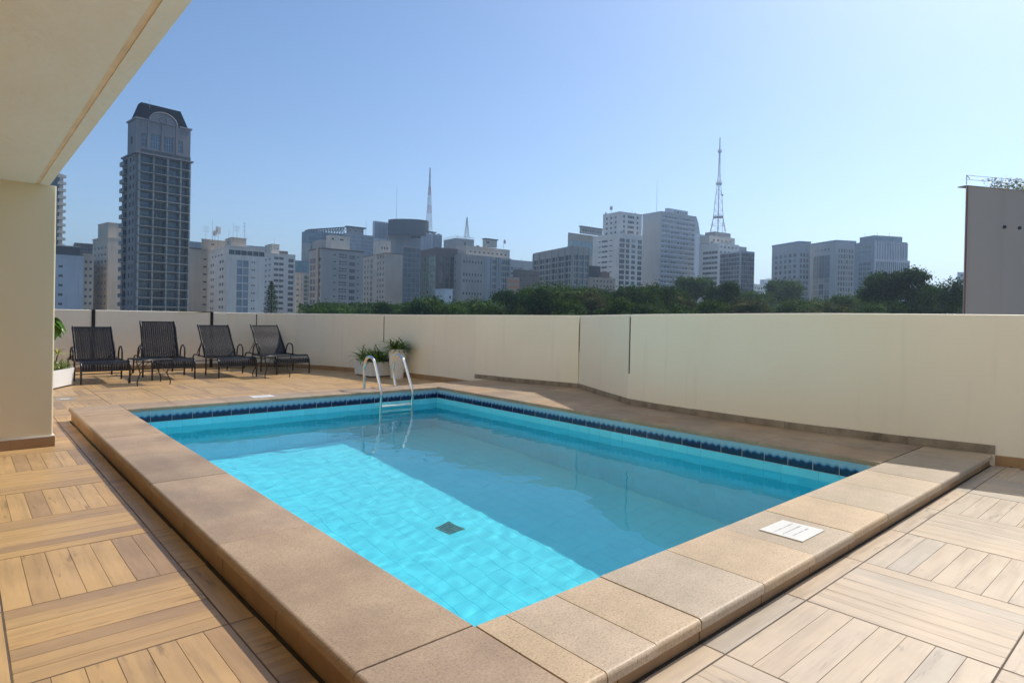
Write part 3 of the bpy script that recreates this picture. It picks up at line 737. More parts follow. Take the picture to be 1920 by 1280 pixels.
def building(name, label, pxc, d, group=None, cat='building'):
    p = at_depth(pxc, 600, d); t = thing(name, label, cat, (p.x, p.y, GZ), 0, group); return t
def zpx(px, py, d): return at_depth(px, py, d).z
def block(t, x0, xc, x1, ytop, d, theta, mat, F=(), L=(), ybot=None, part='wall', depth=.22, roof=None, base=None):
    """box whose near vertical edge stands at depth d in column xc; its two seen faces run to the sight lines x0 and x1"""
    c = at_depth(xc, ytop, d); c = Vector((c.x, c.y)); th = R(theta)
    U = Vector((math.sin(th), math.cos(th))); V = Vector((-math.cos(th), math.sin(th)))
    def hit(px, D):
        v = ray(px, ytop); v = Vector((v.x, v.y)); den = D.x*v.y-D.y*v.x
        return abs((c.y*v.x-c.x*v.y)/den) if abs(den) > 1e-6 else 20
    Lr = hit(x1, U) if x1 > xc else 12
    Ll = hit(x0, V) if x0 < xc else 14
    Ll = min(Ll, 45)
    zt = zpx(xc, ytop, d); zb = GZ if ybot is None else zpx(xc, ybot, d)
    if base is not None: zb = base
    H = zt-zb; k = d/FPX
    phi = math.atan2(U.y, U.x); loc = Vector((c.x, c.y, zb))-t.location
    mb = MB(); wins = []
    def ops(specs, Wd, side):
        out = []
        for sp in specs:
            f0, f1, y, h, pitch, n_ = sp[:6]; opt = sp[6] if len(sp) > 6 else {}
            for j in range(n_):
                if j in opt.get('skip', ()): continue
                z1 = H-(y-ytop+j*pitch)*k; z0 = z1-h*k
                cols = opt.get('cols', 1); gap = opt.get('gap', .25)
                wc = (f1-f0)*Wd/cols
                for q in range(cols):
                    a = f0*Wd+q*wc+wc*gap/2; b = f0*Wd+(q+1)*wc-wc*gap/2
                    if z0 < .3 or z1 > H-.02 or b-a < .15 or a < .02 or b > Wd-.02: continue
                    out.append((a, z0, b, z1)); wins.append((side, a, z0, b-a, z1-z0, opt))
        return out
    fF = lambda u, w, v: Vector((u, w, v)); fL = lambda u, w, v: Vector((w, Ll-u, v))
    face_grid(mb, Lr, H, ops(F, Lr, 'F'), depth, fF); face_grid(mb, Ll, H, ops(L, Ll, 'L'), depth, fL)
    mb.face([(Lr,0,0),(Lr,Ll,0),(Lr,Ll,H),(Lr,0,H)]); mb.face([(Lr,Ll,0),(0,Ll,0),(0,Ll,H),(Lr,Ll,H)])
    mb.face([(0,0,H),(Lr,0,H),(Lr,Ll,H),(0,Ll,H)], mi=1 if roof else 0)
    w = mb.build(part, [C[mat], C[roof or mat]], t, loc, phi)
    for side, a, z0, ww, hh, opt in wins:
        me, pme = window_mesh(ww, hh, depth, opt.get('g', 'dark'), opt.get('f', 'g'), opt.get('nx', 2), opt.get('ny', 1))
        if side == 'F': q = U*a; o = link('window', me, t, (loc.x+q.x, loc.y+q.y, loc.z+z0), phi)
        else: q = V*(Ll-a); o = link('window', me, t, (loc.x+q.x, loc.y+q.y, loc.z+z0), phi-math.pi/2)
        link('pane', pme, o)
    return dict(t=t, loc=loc, phi=phi, Lr=Lr, Ll=Ll, H=H, U=U, V=V, k=k, ytop=ytop, w=w)
def bit(B, part, a, b, mat, frame=False):
    """box in the block's own frame: x along the front, y inwards, z up from its foot"""
    mb = MB(); mb.box(a, b); return mb.build(part, (FR[mat] if frame else C[mat] if mat in C else GL[mat]), B['t'], B['loc'], B['phi'])
def parapet(B, h=.9, mat=None, o=.15, w=.3, part='parapet'):
    mb = MB(); L_, l_, H = B['Lr'], B['Ll'], B['H']
    mb.box((-o,-o,H-.002),(L_+o,w,H+h)); mb.box((-o,w+.002,H-.002),(w,l_+o,H+h)); mb.box((L_-w,w+.002,H-.002),(L_+o,l_,H+h))
    mb.build(part, C[mat] if mat else B['w'].data.materials[0], B['t'], B['loc'], B['phi'])
def roof_kit(B, seed, n=5, hmax=1.6):
    rnd = random.Random(seed); mb = MB(); L_, l_, H = B['Lr'], B['Ll'], B['H']
    for _ in range(n):
        x = rnd.uniform(.1, .85)*L_; y = rnd.uniform(.1, .6)*l_; w = rnd.uniform(.6, 2.2); h = rnd.uniform(.5, hmax)
        mb.box((x,y,H),(x+w,y+w*.8,H+h))
    for _ in range(3):
        x = rnd.uniform(.1,.9)*L_; y = rnd.uniform(.1,.5)*l_; mb.cyl((x,y,H),(x,y,H+rnd.uniform(1,hmax*2)), .06, n=5)
    mb.build('rooftop_plant', C['grey'], B['t'], B['loc'], B['phi'])
def antenna(label, px, yt, yb, d, kind='pole', group=None):
    p = at_depth(px, yb, d); top = at_depth(px, yt, d); h = top.z-p.z; t = thing('rooftop_antenna', label, 'antenna', p, R(20), group)
    mb = MB(); k = d/FPX; r_ = max(.05, .32*k)
    mb.cyl((0,0,-1.5),(0,0,h), r_, r_*.5, 6); mb.build('pole', FR['g'], t)
    mb = MB()
    if kind == 'yagi':
        for z in (.95,.8,.62):
            w = h*.22; mb.cyl((-w,0,h*z),(w,0,h*z), r_*.6, n=4)
            for i in range(5): x = -w+2*w*i/4; mb.cyl((x,0,h*z-h*.07),(x,0,h*z+h*.07), r_*.4, n=4)
        mb.build('antenna_elements', FR['g'], t)
    elif kind == 'cell':
        for i in range(6):
            a = i*math.pi/3; w = h*.14; x, y = w*math.cos(a), w*math.sin(a); mb.box((x-.22,y-.15,h*.45),(x+.22,y+.15,h*(.88+.1*(i % 2)))); mb.cyl((0,0,h*.6),(x,y,h*.6), r_*.5, n=4)
        mb.build('cell_panels', FR['w'], t)
    elif kind == 'cross':
        for z in (.9,.7): mb.cyl((-h*.12,0,h*z),(h*.12,0,h*z), r_*.6, n=4); mb.cyl((0,-h*.12,h*z),(0,h*.12,h*z), r_*.6, n=4)
        for i in range(3): a = i*2.1; mb.cyl((math.cos(a)*h*.25,math.sin(a)*h*.25,0),(0,0,h*.6), r_*.35, n=4)
        mb.build('cross_arms', FR['g'], t)
    elif kind == 'dish':
        q = [(0,0),(.5,.04),(.9,.2),(1.2,.42)]; vs = []; 
        for rr2, zz in q:
            for i in range(12): a = i*math.pi/6; vs.append(Vector((rr2*math.cos(a), -zz-.2, h*.8+rr2*math.sin(a))))
        mb.mesh(vs, [(j*12+i, j*12+(i+1) % 12, (j+1)*12+(i+1) % 12, (j+1)*12+i) for j in range(3) for i in range(12)], 0, True); mb.build('dish', FR['w'], t)
    return t
def mast(name, label, px, yt, yb, d, sects, mats):
    """square lattice mast; sects = [(y, half width px)], mats alternate from the foot"""
    p = at_depth(px, yb, d); t = thing(name, label, 'radio mast', p, R(30)); k = d/FPX
    def zz(y): return at_depth(px, y, d).z-p.z
    for s, ((ya, wa), (yb_, wb)) in enumerate(zip(sects, sects[1:])):
        mb = MB(); za, zb = zz(ya), zz(yb_); wa *= k*.9; wb *= k*.9; n_ = max(2, int((zb-za)/(wa+wb+1.2))); r_ = .30*k
        for i in range(n_):
            f0, f1 = i/n_, (i+1)/n_; w0, w1 = wa+(wb-wa)*f0, wa+(wb-wa)*f1; z0, z1 = za+(zb-za)*f0, za+(zb-za)*f1
            c0 = [(-w0,-w0,z0),(w0,-w0,z0),(w0,w0,z0),(-w0,w0,z0)]; c1 = [(-w1,-w1,z1),(w1,-w1,z1),(w1,w1,z1),(-w1,w1,z1)]
            for q in range(4):
                mb.cyl(c0[q], c1[q], r_*1.3, n=4, caps=False); mb.cyl(c1[q], c1[(q+1) % 4], r_*.8, n=3, caps=False)
                mb.cyl(c0[q], c1[(q+1) % 4], r_*.7, n=3, caps=False); mb.cyl(c0[(q+1) % 4], c1[q], r_*.7, n=3, caps=False)
        mb.build('lattice_section', mats[s % len(mats)], t)
    return t, zz, k
mast_red = mat_plain('mast_red', (.30,.07,.06), .6); mast_white = mat_plain('mast_white', (.42,.42,.44), .6)

# --- far left: glass tower with a balconied edge
t = building('balcony_tower', 'dark glass tower with cream balcony edge beside the tan wall end', 113, 300)
B = block(t, 84, 112, 119, 326, 300, 84, 'cream', L=[(.62,.98,331,9,13,19,{'g':'dark','f':'d','nx':1})], F=[])
for j in range(20):
    z = B['H']-(6+j*13.0)*B['k']; mb = MB(); mb.box((-.9,-1.5,z-.3),(B['Lr']+.9,0,z)); mb.box((-.9,-1.5,z),(B['Lr']+.9,-1.42,z+1.0)); mb.build('balcony', C['warm'], t, B['loc'], B['phi'])
mb = MB(); mb.box((-.25,.2,0),(-.002,B['Ll']*.62,B['H'])); mb.build('glass_curtain_wall', C['dark'], t, B['loc'], B['phi'])
# --- pale blue house block
t = building('apartment_building', 'pale blue apartment block with one column of small windows, far left', 95, 190)
B = block(t, 60, 62, 157, 478, 190, 95, 'bluewhite', F=[(.48,.60,494,5,18,8,{'g':'dark','f':'w'})])
parapet(B, .6); B2 = block(t, 74, 78, 150, 459, 196, 95, 'dark', ybot=480, part='penthouse'); parapet(B2, .3, 'grey')
t = building('apartment_building', 'narrow cream apartment block squeezed behind the pale blue one', 160, 215)
B = block(t, 140, 156, 176, 478, 215, 95, 'cream', F=[(.05,.95,488,5,13,12,{'cols':2,'gap':.5})]); parapet(B, .5)
t = building('office_building', 'dark brown office block peeking above the cream blocks at far left', 160, 300)
B = block(t, 134, 140, 188, 458, 300, 95, 'brown', F=[(.05,.95,464,5,13,6,{'cols':6})]); parapet(B, .8)
# --- cream slab left of the tower
t = building('apartment_building', 'cream apartment slab with tall roof box just left of the stone tower', 201, 235)
B = block(t, 174, 203, 233, 446, 235, 82, 'cream', L=[(.06,.94,460,6,13.2,10,{'cols':4,'gap':.45,'f':'w'})]); parapet(B, .6)
B2 = block(t, 184, 203, 232, 418, 240, 82, 'cream', ybot=448, part='roof_box'); parapet(B2, .3)
# --- the stone tower
t = building('stone_tower', 'tall stone apartment tower with mansard roof and stacked balconies', 254, 178)
B = block(t, 230, 254, 357, 287, 178, 84, 'tower', depth=.9,
    F=[(.07,.305,290,12.5,16.9,18,{'g':'blue','f':'g','gap':.12,'nx':3,'ny':1}),(.31,.56,290,12.5,16.9,18,{'g':'dark','f':'g','gap':.12,'nx':3}),(.56,.80,290,12.5,16.9,18,{'g':'blue','f':'g','gap':.12,'nx':3}),(.81,.97,290,12.5,16.9,18,{'g':'dark','f':'g','gap':.12,'nx':2})],
    L=[(.10,.42,291,12,16.9,18,{'g':'dark','f':'d','gap':.2}),(.55,.72,292,9,16.9,18,{'g':'dark','f':'g','gap':.2,'nx':1}),(.82,.95,292,9,16.9,18,{'g':'dark','f':'g','gap':.2,'nx':1})])
k = B['k']; Lr, Ll = B['Lr'], B['Ll']
railm = mat_plain('balcony_rail', (.07,.075,.08), .4)
for j in range(18):
    z = B['H']-(17.0+j*16.9-1.2)*k; rnd = random.Random(j)
    if z < 3: continue
    mb = MB(); mb.box((Lr*.06,-1.05,z-.22),(Lr*.985,.0,z)); mb.box((-1.0,Ll*.58,z-.22),(0,Ll*.92,z)); mb.build('balcony_slab', C['concrete'], t, B['loc'], B['phi'])
    for q, (f0, f1) in enumerate(((.07,.30),(.315,.555),(.565,.80),(.815,.975))):
        mb = MB(); mb.box((f0*Lr,-1.02,z+.9),(f1*Lr,-.98,z+.98))
        nb = int((f1-f0)*Lr/.22)
        for i in range(nb+1): x = f0*Lr+(f1-f0)*Lr*i/nb; mb.box((x-.02,-1.01,z),(x+.02,-.99,z+.9))
        mb.build('balcony_railing', railm, t, B['loc'], B['phi'])
    mb = MB()
    for f in (.055,.308,.56,.806,.98): mb.box((f*Lr-.2,-1.0,z),(f*Lr+.2,-.002,z+2.3))
    mb.build('balcony_piers', C['concrete'], t, B['loc'], B['phi'])
    mb = MB(); mb.box((-1.0,Ll*.58,z),(-.95,Ll*.92,z+1)); mb.build('side_balcony_railing', railm, t, B['loc'], B['phi'])
mb = MB(); z = B['H']; mb.box((-.5,-1.6,z-.1),(Lr+.4,Ll,z+.35)); mb.build('cornice', C['tower'], t, B['loc'], B['phi'])
Bt = block(t, 240, 256, 358, 222, 178.5, 84, 'tower', base=zpx(254, 287, 178)+.35, part='crown_wall', depth=.5,
    F=[(.095,.185,247,24,99,1,{'g':'blue','f':'w','gap':0,'nx':3,'ny':3}),(.26,.43,245,28,99,1,{'g':'blue','f':'w','gap':0,'nx':4,'ny':2}),(.50,.67,245,28,99,1,{'g':'blue','f':'w','gap':0,'nx':4,'ny':2}),(.765,.855,247,24,99,1,{'g':'blue','f':'w','gap':0,'nx':3,'ny':3})],
    L=[(.35,.62,252,14,99,1,{'g':'dark','f':'g','gap':.1})])
Lr, Ll, H = Bt['Lr'], Bt['Ll'], Bt['H']
mb = MB(); mb.box((.06*Lr,-1.5,.0),(.97*Lr,-1.42,1.05)); 
for i in range(40): x = .06*Lr+.91*Lr*i/39; mb.box((x-.03,-1.5,0),(x+.03,-1.44,1.0))
mb.build('terrace_railing', railm, t, Bt['loc'], Bt['phi'])
mb = MB(); rnd = random.Random(3)
for i in range(160):
    p = Vector((Lr*rnd.uniform(.25,.95), -1.35+rnd.uniform(-.2,.2), .5+rnd.uniform(-.5,.6))); s_ = rnd.uniform(.1,.25); a = Vector((rnd.gauss(0,1),rnd.gauss(0,1),rnd.gauss(0,1))).normalized(); b = a.orthogonal().normalized()
    mb.face([p-a*s_, p-b*s_*.6, p+a*s_, p+b*s_*.6])
stuff(mb.build('terrace_greenery', M['strap'], t, Bt['loc'], Bt['phi']))
mb = MB()
mb.box((-.35,-.35,H-.002),(Lr*.22,.5,H+.45)); mb.box((Lr*.78,-.35,H-.002),(Lr+.35,.5,H+.45)); mb.box((-.35,.502,H-.002),(.4,Ll+.3,H+.45))
for f0, f1 in ((.045,.20),(.80,.96)):
    a, b = f0*Lr, f1*Lr; z0, z1 = H-1.7, H-.7
    for q in ((a,z0,b,z0+.14),(a,z1-.14,b,z1),(a,z0+.141,a+.14,z1-.141),(b-.14,z0+.141,b,z1-.141)): mb.box((q[0],-.10,q[1]),(q[2],-.002,q[3]))
for f in (.21,.46,.735): mb.box((f*Lr-.25,-.25,0),(f*Lr+.25,-.002,H+.4))
mb.build('crown_trim', C['tower'], t, Bt['loc'], Bt['phi'])
# arched gable with a round medallion
mb = MB(); cx = Lr*.47; hw = Lr*.235; za = H+.4; rise = 2.6; pts = [(cx-hw, H-.001), (cx-hw, za)]
pts += [(cx-hw*math.cos(R(a)), za+rise*math.sin(R(a))) for a in range(15, 180, 15)]+[(cx+hw, za), (cx+hw, H-.001)]
fr_ = [Vector((x,-.35,z)) for x, z in pts]; bk = [Vector((x,.6,z)) for x, z in pts]; k_ = len(pts)
mb.mesh(fr_+bk, [tuple(range(k_))]+[(i,(i+1) % k_,k_+(i+1) % k_,k_+i)[::-1] for i in range(k_)]+[tuple(range(2*k_-1,k_-1,-1))])
mb.build('arched_gable', C['tower'], t, Bt['loc'], Bt['phi'])
mb = MB(); pr = [Vector((x,-.48,z)) for x, z in [(cx-(hw+.25)*math.cos(R(a)), za-.1+(rise+.25)*math.sin(R(a))) for a in range(0, 181, 12)]]
mb.tube(pr, .22, 6); mb.tube([Vector((cx+.95*math.cos(R(a)),-.4,za+.6+.95*math.sin(R(a)))) for a in range(0, 361, 20)], .14, 6, caps=False)
mb.build('gable_moulding', C['tower'], t, Bt['loc'], Bt['phi'])
z0 = H+.1; z1 = zpx(270, 190, 181)-zpx(254, 287, 178)-.35; i_ = 2.8
mb = MB(); a = [(.4,.7,z0),(Lr-.3,.7,z0),(Lr-.3,Ll,z0),(.4,Ll,z0)]; b = [(.4+1.6,i_,z1),(Lr-2.0,i_,z1),(Lr-2.0,Ll-2,z1),(.4+1.6,Ll-2,z1)]
mb.mesh(a+b, [(i,(i+1) % 4,4+(i+1) % 4,4+i) for i in range(4)]+[(4,5,6,7)]); mb.build('mansard_roof', C['slate'], t, Bt['loc'], Bt['phi'])
antenna('thin lightning rod on top of the mansard roof of the stone tower', 281, 180, 194, 182)

# --- cream block right of the tower
t = building('apartment_building', 'cream apartment block with antennas just right of the stone tower', 360, 262)
B = block(t, 350, 352, 398, 466, 262, 86, 'cream', F=[(.62,.98,482,3,14.4,8,{'cols':2,'f':'d'})]); parapet(B, .6, 'brown')
B2 = block(t, 378, 380, 422, 449, 262, 86, 'beige', ybot=468, part='roof_box', F=[(.35,.55,455,3,9,1,{}),(.35,.55,466,3,9,1,{})]); parapet(B2, .3)
B2 = block(t, 353, 354, 380, 452, 275, 86, 'steelb', ybot=466, part='glass_roof')
antenna('comb shaped television antenna, leftmost on the cream block roof', 386, 424, 450, 262, 'yagi')
antenna('bushy cell antenna cluster on the cream block roof', 409, 424, 450, 260, 'cell')
antenna('smaller cell antenna cluster leaning left of the bushy one', 403, 432, 450, 261, 'cell')
antenna('hair thin whip antenna between the comb and the bushy cluster', 398, 409, 449, 262)
# --- white block with roof box
t = building('apartment_building', 'white apartment block with shuttered middle column and glazed top floor', 427, 240)
B = block(t, 390, 427, 497, 462, 240, 94, 'white', depth=.3,
   F=[(.03,.995,467.5,9,99,1,{'cols':6,'gap':.06,'nx':3}),(.24,.57,486,13,14.8,8,{'g':'pale','f':'w','cols':2,'gap':.10,'nx':2}),(.63,.75,487,3,14.8,8,{'cols':2,'gap':.3,'f':'w','nx':1})],
   L=[(.15,.36,488,6,14.6,8,{'cols':2,'gap':.35,'f':'w','nx':1}),(.60,.84,485,6,14.6,8,{'cols':2,'gap':.35,'f':'w','nx':1}),(.18,.80,473,4,99,1,{'cols':4,'gap':.6,'f':'w','nx':1})]); parapet(B, .5, o=.3)
bit(B, 'downpipe', (B['Lr']*.385,-.12,0),(B['Lr']*.40,0,B['H']*.80), 'w', True)
B2 = block(t, 422, 434, 462, 446, 243, 94, 'cream', ybot=464, part='roof_box', L=[(.3,.7,450,3,9,1,{})]); parapet(B2, .3)
B2 = block(t, 462, 463, 500, 460, 262, 94, 'steelb', ybot=470, part='roof_screen')
for px, yt, kd, lb in ((429,430,'pole','short whip antenna at the left corner of the roof box'),(437,418,'pole','tall whip antenna on the roof box of the white block'),(444,424,'yagi','comb antenna in the middle of the roof box'),(458,416,'cross','cross armed antenna at the right end of the roof box')):
    antenna(lb, px, yt, 446, 243, kd)
# --- white block with paired windows
t = building('apartment_building', 'white apartment block with rows of reddish paired windows behind the conifer', 512, 330)
B = block(t, 494, 511, 554, 476, 330, 94, 'white', F=[(.06,.50,481,5,10.5,11,{'g':'red','cols':2,'gap':.10,'f':'g'}),(.68,.94,483,6.5,10.5,11,{'g':'red','cols':1,'gap':.1,'f':'g'})],
   L=[(.1,.9,483,3.5,10.5,11,{'cols':2,'gap':.4,'g':'red'})]); parapet(B, .4)
B2 = block(t, 497, 509, 524, 458, 334, 94, 'warm', ybot=477, part='roof_box', F=[(.2,.9,464,2.5,9,1,{'cols':2,'gap':.6})]); parapet(B2, .3)
B2 = block(t, 522, 524, 540, 470, 338, 94, 'brown', ybot=477, part='roof_shed')
antenna('thin whip antenna on the roof box behind the conifer', 514, 445, 459, 334)
t = building('apartment_building', 'low cream annex between the white block and the teal glass', 556, 345)
B = block(t, 548, 552, 574, 512, 345, 94, 'cream', F=[(.1,.9,520,4,10.5,8,{'cols':2,'gap':.5,'g':'light'})]); parapet(B, .4)
t = building('glass_building', 'teal mirror glass block behind the low annex', 560, 400)
B = block(t, 552, 554, 582, 488, 400, 94, 'steelb', F=[(.02,.98,489.5,7,7.6,12,{'g':'teal','cols':4,'gap':.04,'nx':1,'f':'d'})])
t = building('apartment_building', 'narrow pale green block with balconies left of the grey block', 572, 300)
B = block(t, 566, 569, 584, 513, 300, 94, 'cream', F=[(.1,.95,517,6,8,10,{'g':'green','cols':2,'gap':.15,'f':'w'})])
# --- grey block with brown windows
t = building('apartment_building', 'grey apartment block with brown left side and triple window bands', 603, 268)
B = block(t, 580, 603, 682, 467, 268, 92, 'grey', F=[(.27,.35,474,3,13.2,9,{'nx':1}),(.40,.60,473,3,13.2,9,{'cols':3,'gap':.12,'nx':1}),(.40,.60,478,2.4,13.2,9,{'cols':3,'gap':.12,'nx':1}),(.65,.80,474,7.5,13.2,9,{'cols':1,'gap':.05,'nx':3,'ny':2}),(.84,.90,475,3,13.2,9,{'nx':1})],
   L=[(.08,.55,482,10,13.2,8,{'g':'red','cols':2,'gap':.1,'f':'t'}),(.75,.95,482,8,13.2,8,{'g':'red','cols':1,'gap':.15,'f':'t'})]); parapet(B, .7, 'brown')
bit(B, 'stair_shaft', (-.6,B['Ll']*.16,0),(0,B['Ll']*.34,B['H']+.4), 'beige')
B2 = block(t, 612, 620, 656, 441, 275, 92, 'warm', ybot=468, part='roof_box', F=[(.45,.7,446,3,9,1,{}),(.05,.2,446,3,9,1,{})]); parapet(B2, .2)
B2 = block(t, 586, 603, 616, 449, 285, 92, 'grey', ybot=468, part='roof_room')
# --- glass office with slanted lattice crown
t = building('glass_office_building', 'blue glass office with slanted lattice steel crown', 600, 430)
B = block(t, 566, 578, 650, 432, 430, 94, 'steelb', F=[(.01,.99,434,8,8.6,4,{'g':'blue','cols':8,'gap':.05,'nx':1,'f':'d'})])
Lr, Ll, H, k = B['Lr'], B['Ll'], B['H'], B['k']
for o_y in (0, Ll*.5):
    mb = MB()
    for i in range(15):
        f = i/14; x = Lr*f; z = H+.6+ (12.5*k)*f
        mb.cyl((x,o_y,H),(x,o_y,z), .22, n=4)
        if i: 
            f0 = (i-1)/14; mb.cyl((Lr*f0,o_y,H+.6+12.5*k*f0),(x,o_y,z), .28, n=4); mb.cyl((Lr*f0,o_y,H),(x,o_y,z), .15, n=4); mb.cyl((Lr*f0,o_y,H+.6+12.5*k*f0-1.5),(x,o_y,z-1.5), .15, n=4)
    mb.build('lattice_crown', C['dark'], t, B['loc'], B['phi'])
mb = MB()
for i in range(8):
    f = i/7; mb.cyl((Lr*f,0,H+.6+12.5*k*f),(Lr*f,Ll*.5,H+.6+12.5*k*f), .15, n=4)
mb.build('lattice_beams', C['dark'], t, B['loc'], B['phi'])
B2 = block(t, 566, 569, 582, 455, 425, 94, 'concrete', part='side_stair')
t = building('office_building', 'pale office block with flat roofed box behind the grey block', 670, 440)
B = block(t, 642, 648, 701, 438, 440, 94, 'bluegrey', F=[(.02,.98,441,4,7,6,{'g':'pale','cols':9,'gap':.1,'nx':1})]); parapet(B, .4)
B2 = block(t, 650, 653, 682, 426, 444, 94, 'grey', ybot=439, part='roof_box', F=[(.02,.98,430,3,9,1,{'cols':5,'g':'light'})]); mb = MB(); mb.box((-1.5,-1.5,B2['H']),(B2['Lr']+1.5,B2['Ll'],B2['H']+.8)); mb.build('flat_roof', C['dark'], t, B2['loc'], B2['phi'])
antenna('slim pole antenna rising beside the pale office block', 686, 411, 440, 436, group=None)
# --- cream block with blank end
t = building('apartment_building', 'cream apartment block with blank grey end wall and windowed left side', 722, 325)
B = block(t, 681, 723, 755, 475, 325, 97, 'cream', L=[(.04,.30,481,5.5,10.9,11,{'cols':2,'gap':.5,'nx':1}),(.33,.47,481,8,10.9,11,{'cols':1,'gap':.35,'g':'dark'}),(.62,.97,478,5.5,10.9,11,{'cols':3,'gap':.5,'nx':1})]); parapet(B, .4, 'rust', o=.3)
B2 = block(t, 700, 712, 733, 451, 327, 97, 'warm', ybot=476, part='roof_box', L=[], F=[(.1,.8,462,5,9,1,{'cols':3,'gap':.5,'nx':1})]); parapet(B2, .2)
# --- big glass complex
t = building('glass_office_complex', 'large blue glass office complex with black drum roof', 740, 450)
B = block(t, 699, 702, 731, 414, 455, 94, 'bluewhite', F=[(.03,.97,416,30,99,1,{'g':'pale','cols':7,'gap':.06,'nx':1,'ny':5})]); 
B2 = block(t, 726, 729, 790, 432, 450, 94, 'grey', F=[(.22,.42,433,38,38.5,4,{'g':'pale','cols':2,'gap':.05,'nx':2,'ny':8}),(.45,.98,461,9,9.6,14,{'g':'blue','cols':4,'gap':.05,'nx':2,'f':'d'}),(.45,.98,433,26,99,1,{'g':'pale','cols':4,'gap':.04,'nx':2,'ny':5})])
B3 = block(t, 789, 790, 829, 436, 446, 94, 'bluegrey', F=[(.03,.45,438,28,29,6,{'g':'pale','cols':3,'gap':.05,'nx':1,'ny':6}),(.55,.97,438,28,29,6,{'g':'blue','cols':3,'gap':.05,'nx':1,'ny':6})]); roof_kit(B3, 5, 3, 1)
q = at_depth(766, 424, 452); zz0 = zpx(766, 436, 452)-GZ; zz1 = zpx(766, 414, 452)-GZ; kk = 452/FPX
mb = MB(); vs = []; ns_ = 28
for z in (zz0-3, zz1):
    for i in range(ns_): a = 2*math.pi*i/ns_; vs.append((38*kk*math.cos(a), 24*kk*math.sin(a), z))
mb.mesh(vs, [(i,(i+1) % ns_,ns_+(i+1) % ns_,ns_+i) for i in range(ns_)]+[tuple(range(ns_,2*ns_))], 0, False)
mb.build('drum_roof', C['dark'], t, (q.x-t.location.x, q.y-t.location.y, 0), R(-40))
mb = MB(); mb.box((0,0,B3['H']+1.2),(B3['Lr']*.75,6,B3['H']+1.6))
for x in (.2,B3['Lr']*.7): mb.cyl((x,1,B3['H']),(x,1,B3['H']+1.2), .2, n=4)
mb.build('roof_canopy', C['dark'], t, B3['loc'], B3['phi'])
antenna('tall slender pole antenna above the black drum roof', 743, 348, 414, 455, 'pole')
mast('lattice_mast', 'slender red and white lattice mast behind the glass complex', 804, 314, 436, 500, [(436,5.2),(400,3.6),(385,3.0),(366,2.4),(350,1.5),(334,.8),(315,.45)], [mast_white, mast_red])
# --- green glass block
t = building('glass_office_building', 'green glass office block with brown frame', 819, 300)
B = block(t, 789, 819, 858, 466, 300, 100, 'brown', L=[(.06,.94,478,9,10,12,{'g':'green','cols':6,'gap':.05,'nx':1,'f':'t'})], F=[(.1,.9,480,9,10,12,{'g':'dark','cols':3,'gap':.3,'f':'d'})]); parapet(B, .6, 'rust')
t = building('office_building', 'grey box building with railings round its roof', 860, 420)
B = block(t, 832, 855, 889, 446, 420, 98, 'concrete', F=[(.45,.55,452,9,99,1,{'nx':1})]); 
mb = MB(); H = B['H']; Lr = B['Lr']
for i in range(15): mb.cyl((Lr*i/14,0,H),(Lr*i/14,0,H+1.3), .08, n=4)
mb.box((0,-.05,H+1.3),(Lr,.05,H+1.42)); mb.box((0,-.05,H+.7),(Lr,.05,H+.78))
for i in range(11): mb.cyl((0,B['Ll']*i/10,H),(0,B['Ll']*i/10,H+1.3), .08, n=4)
mb.box((-.05,0,H+1.3),(.05,B['Ll'],H+1.42)); mb.build('roof_railing', FR['g'], t, B['loc'], B['phi'])
mast('lattice_mast', 'small tapering lattice mast on the grey box building', 875, 407, 446, 430, [(446,4.2),(425,2.2),(407,.4)], [mast_white])
# --- large weathered concrete block
t = building('office_building', 'large weathered concrete block with blue ribbed right wing', 912, 300)
B = block(t, 834, 866, 957, 476, 300, 92, 'concrete', depth=.25, F=[(.02,.42,487,5,12,9,{'cols':7,'gap':.45,'g':'dark','nx':1,'skip':(1,4,6)}),(.60,.70,481,8,12,10,{'cols':2,'gap':.2,'g':'blue','nx':1}),(.80,.98,480,9,12,10,{'cols':4,'gap':.25,'g':'blue','nx':1})],
   L=[(.30,.75,488,5,12,9,{'cols':2,'gap':.7,'g':'light','nx':1})])
mb = MB(); Lr, H = B['Lr'], B['H']
for f in (.50,.59,.71,.75,.785,.995): mb.box((f*Lr-.35,-.6,0),(f*Lr+.35,-.002,H))
mb.box((.46*Lr,-.35,0),(.58*Lr-.351,-.003,H)); mb.build('ribs', C['bluegrey'], t, B['loc'], B['phi'])
B2 = block(t, 856, 874, 956, 461, 306, 92, 'warm', ybot=478, part='setback_floor', F=[(.05,.95,469,3,99,1,{'cols':9,'gap':.6,'nx':1})]); parapet(B2, .3)
B3 = block(t, 905, 910, 932, 448, 308, 92, 'warm', ybot=462, part='roof_box', F=[(.05,.4,452,4,9,1,{})]); mb = MB(); mb.box((-.5,-.5,B3['H']),(B3['Lr']+.5,B3['Ll'],B3['H']+.4)); mb.build('roof_slab', C['dark'], t, B3['loc'], B3['phi'])
roof_kit(B2, 9, 5, 1.1)
antenna('small satellite dish on the right end of the concrete block', 944, 452, 461, 303, 'dish')
t = building('house', 'small pale blue house in front of the green glass block', 832, 190)
B = block(t, 816, 833, 849, 543, 190, 92, 'bluewhite', F=[(.55,.85,554,5,9,1,{})], L=[(.2,.4,554,5,9,1,{})]); parapet(B, .3)
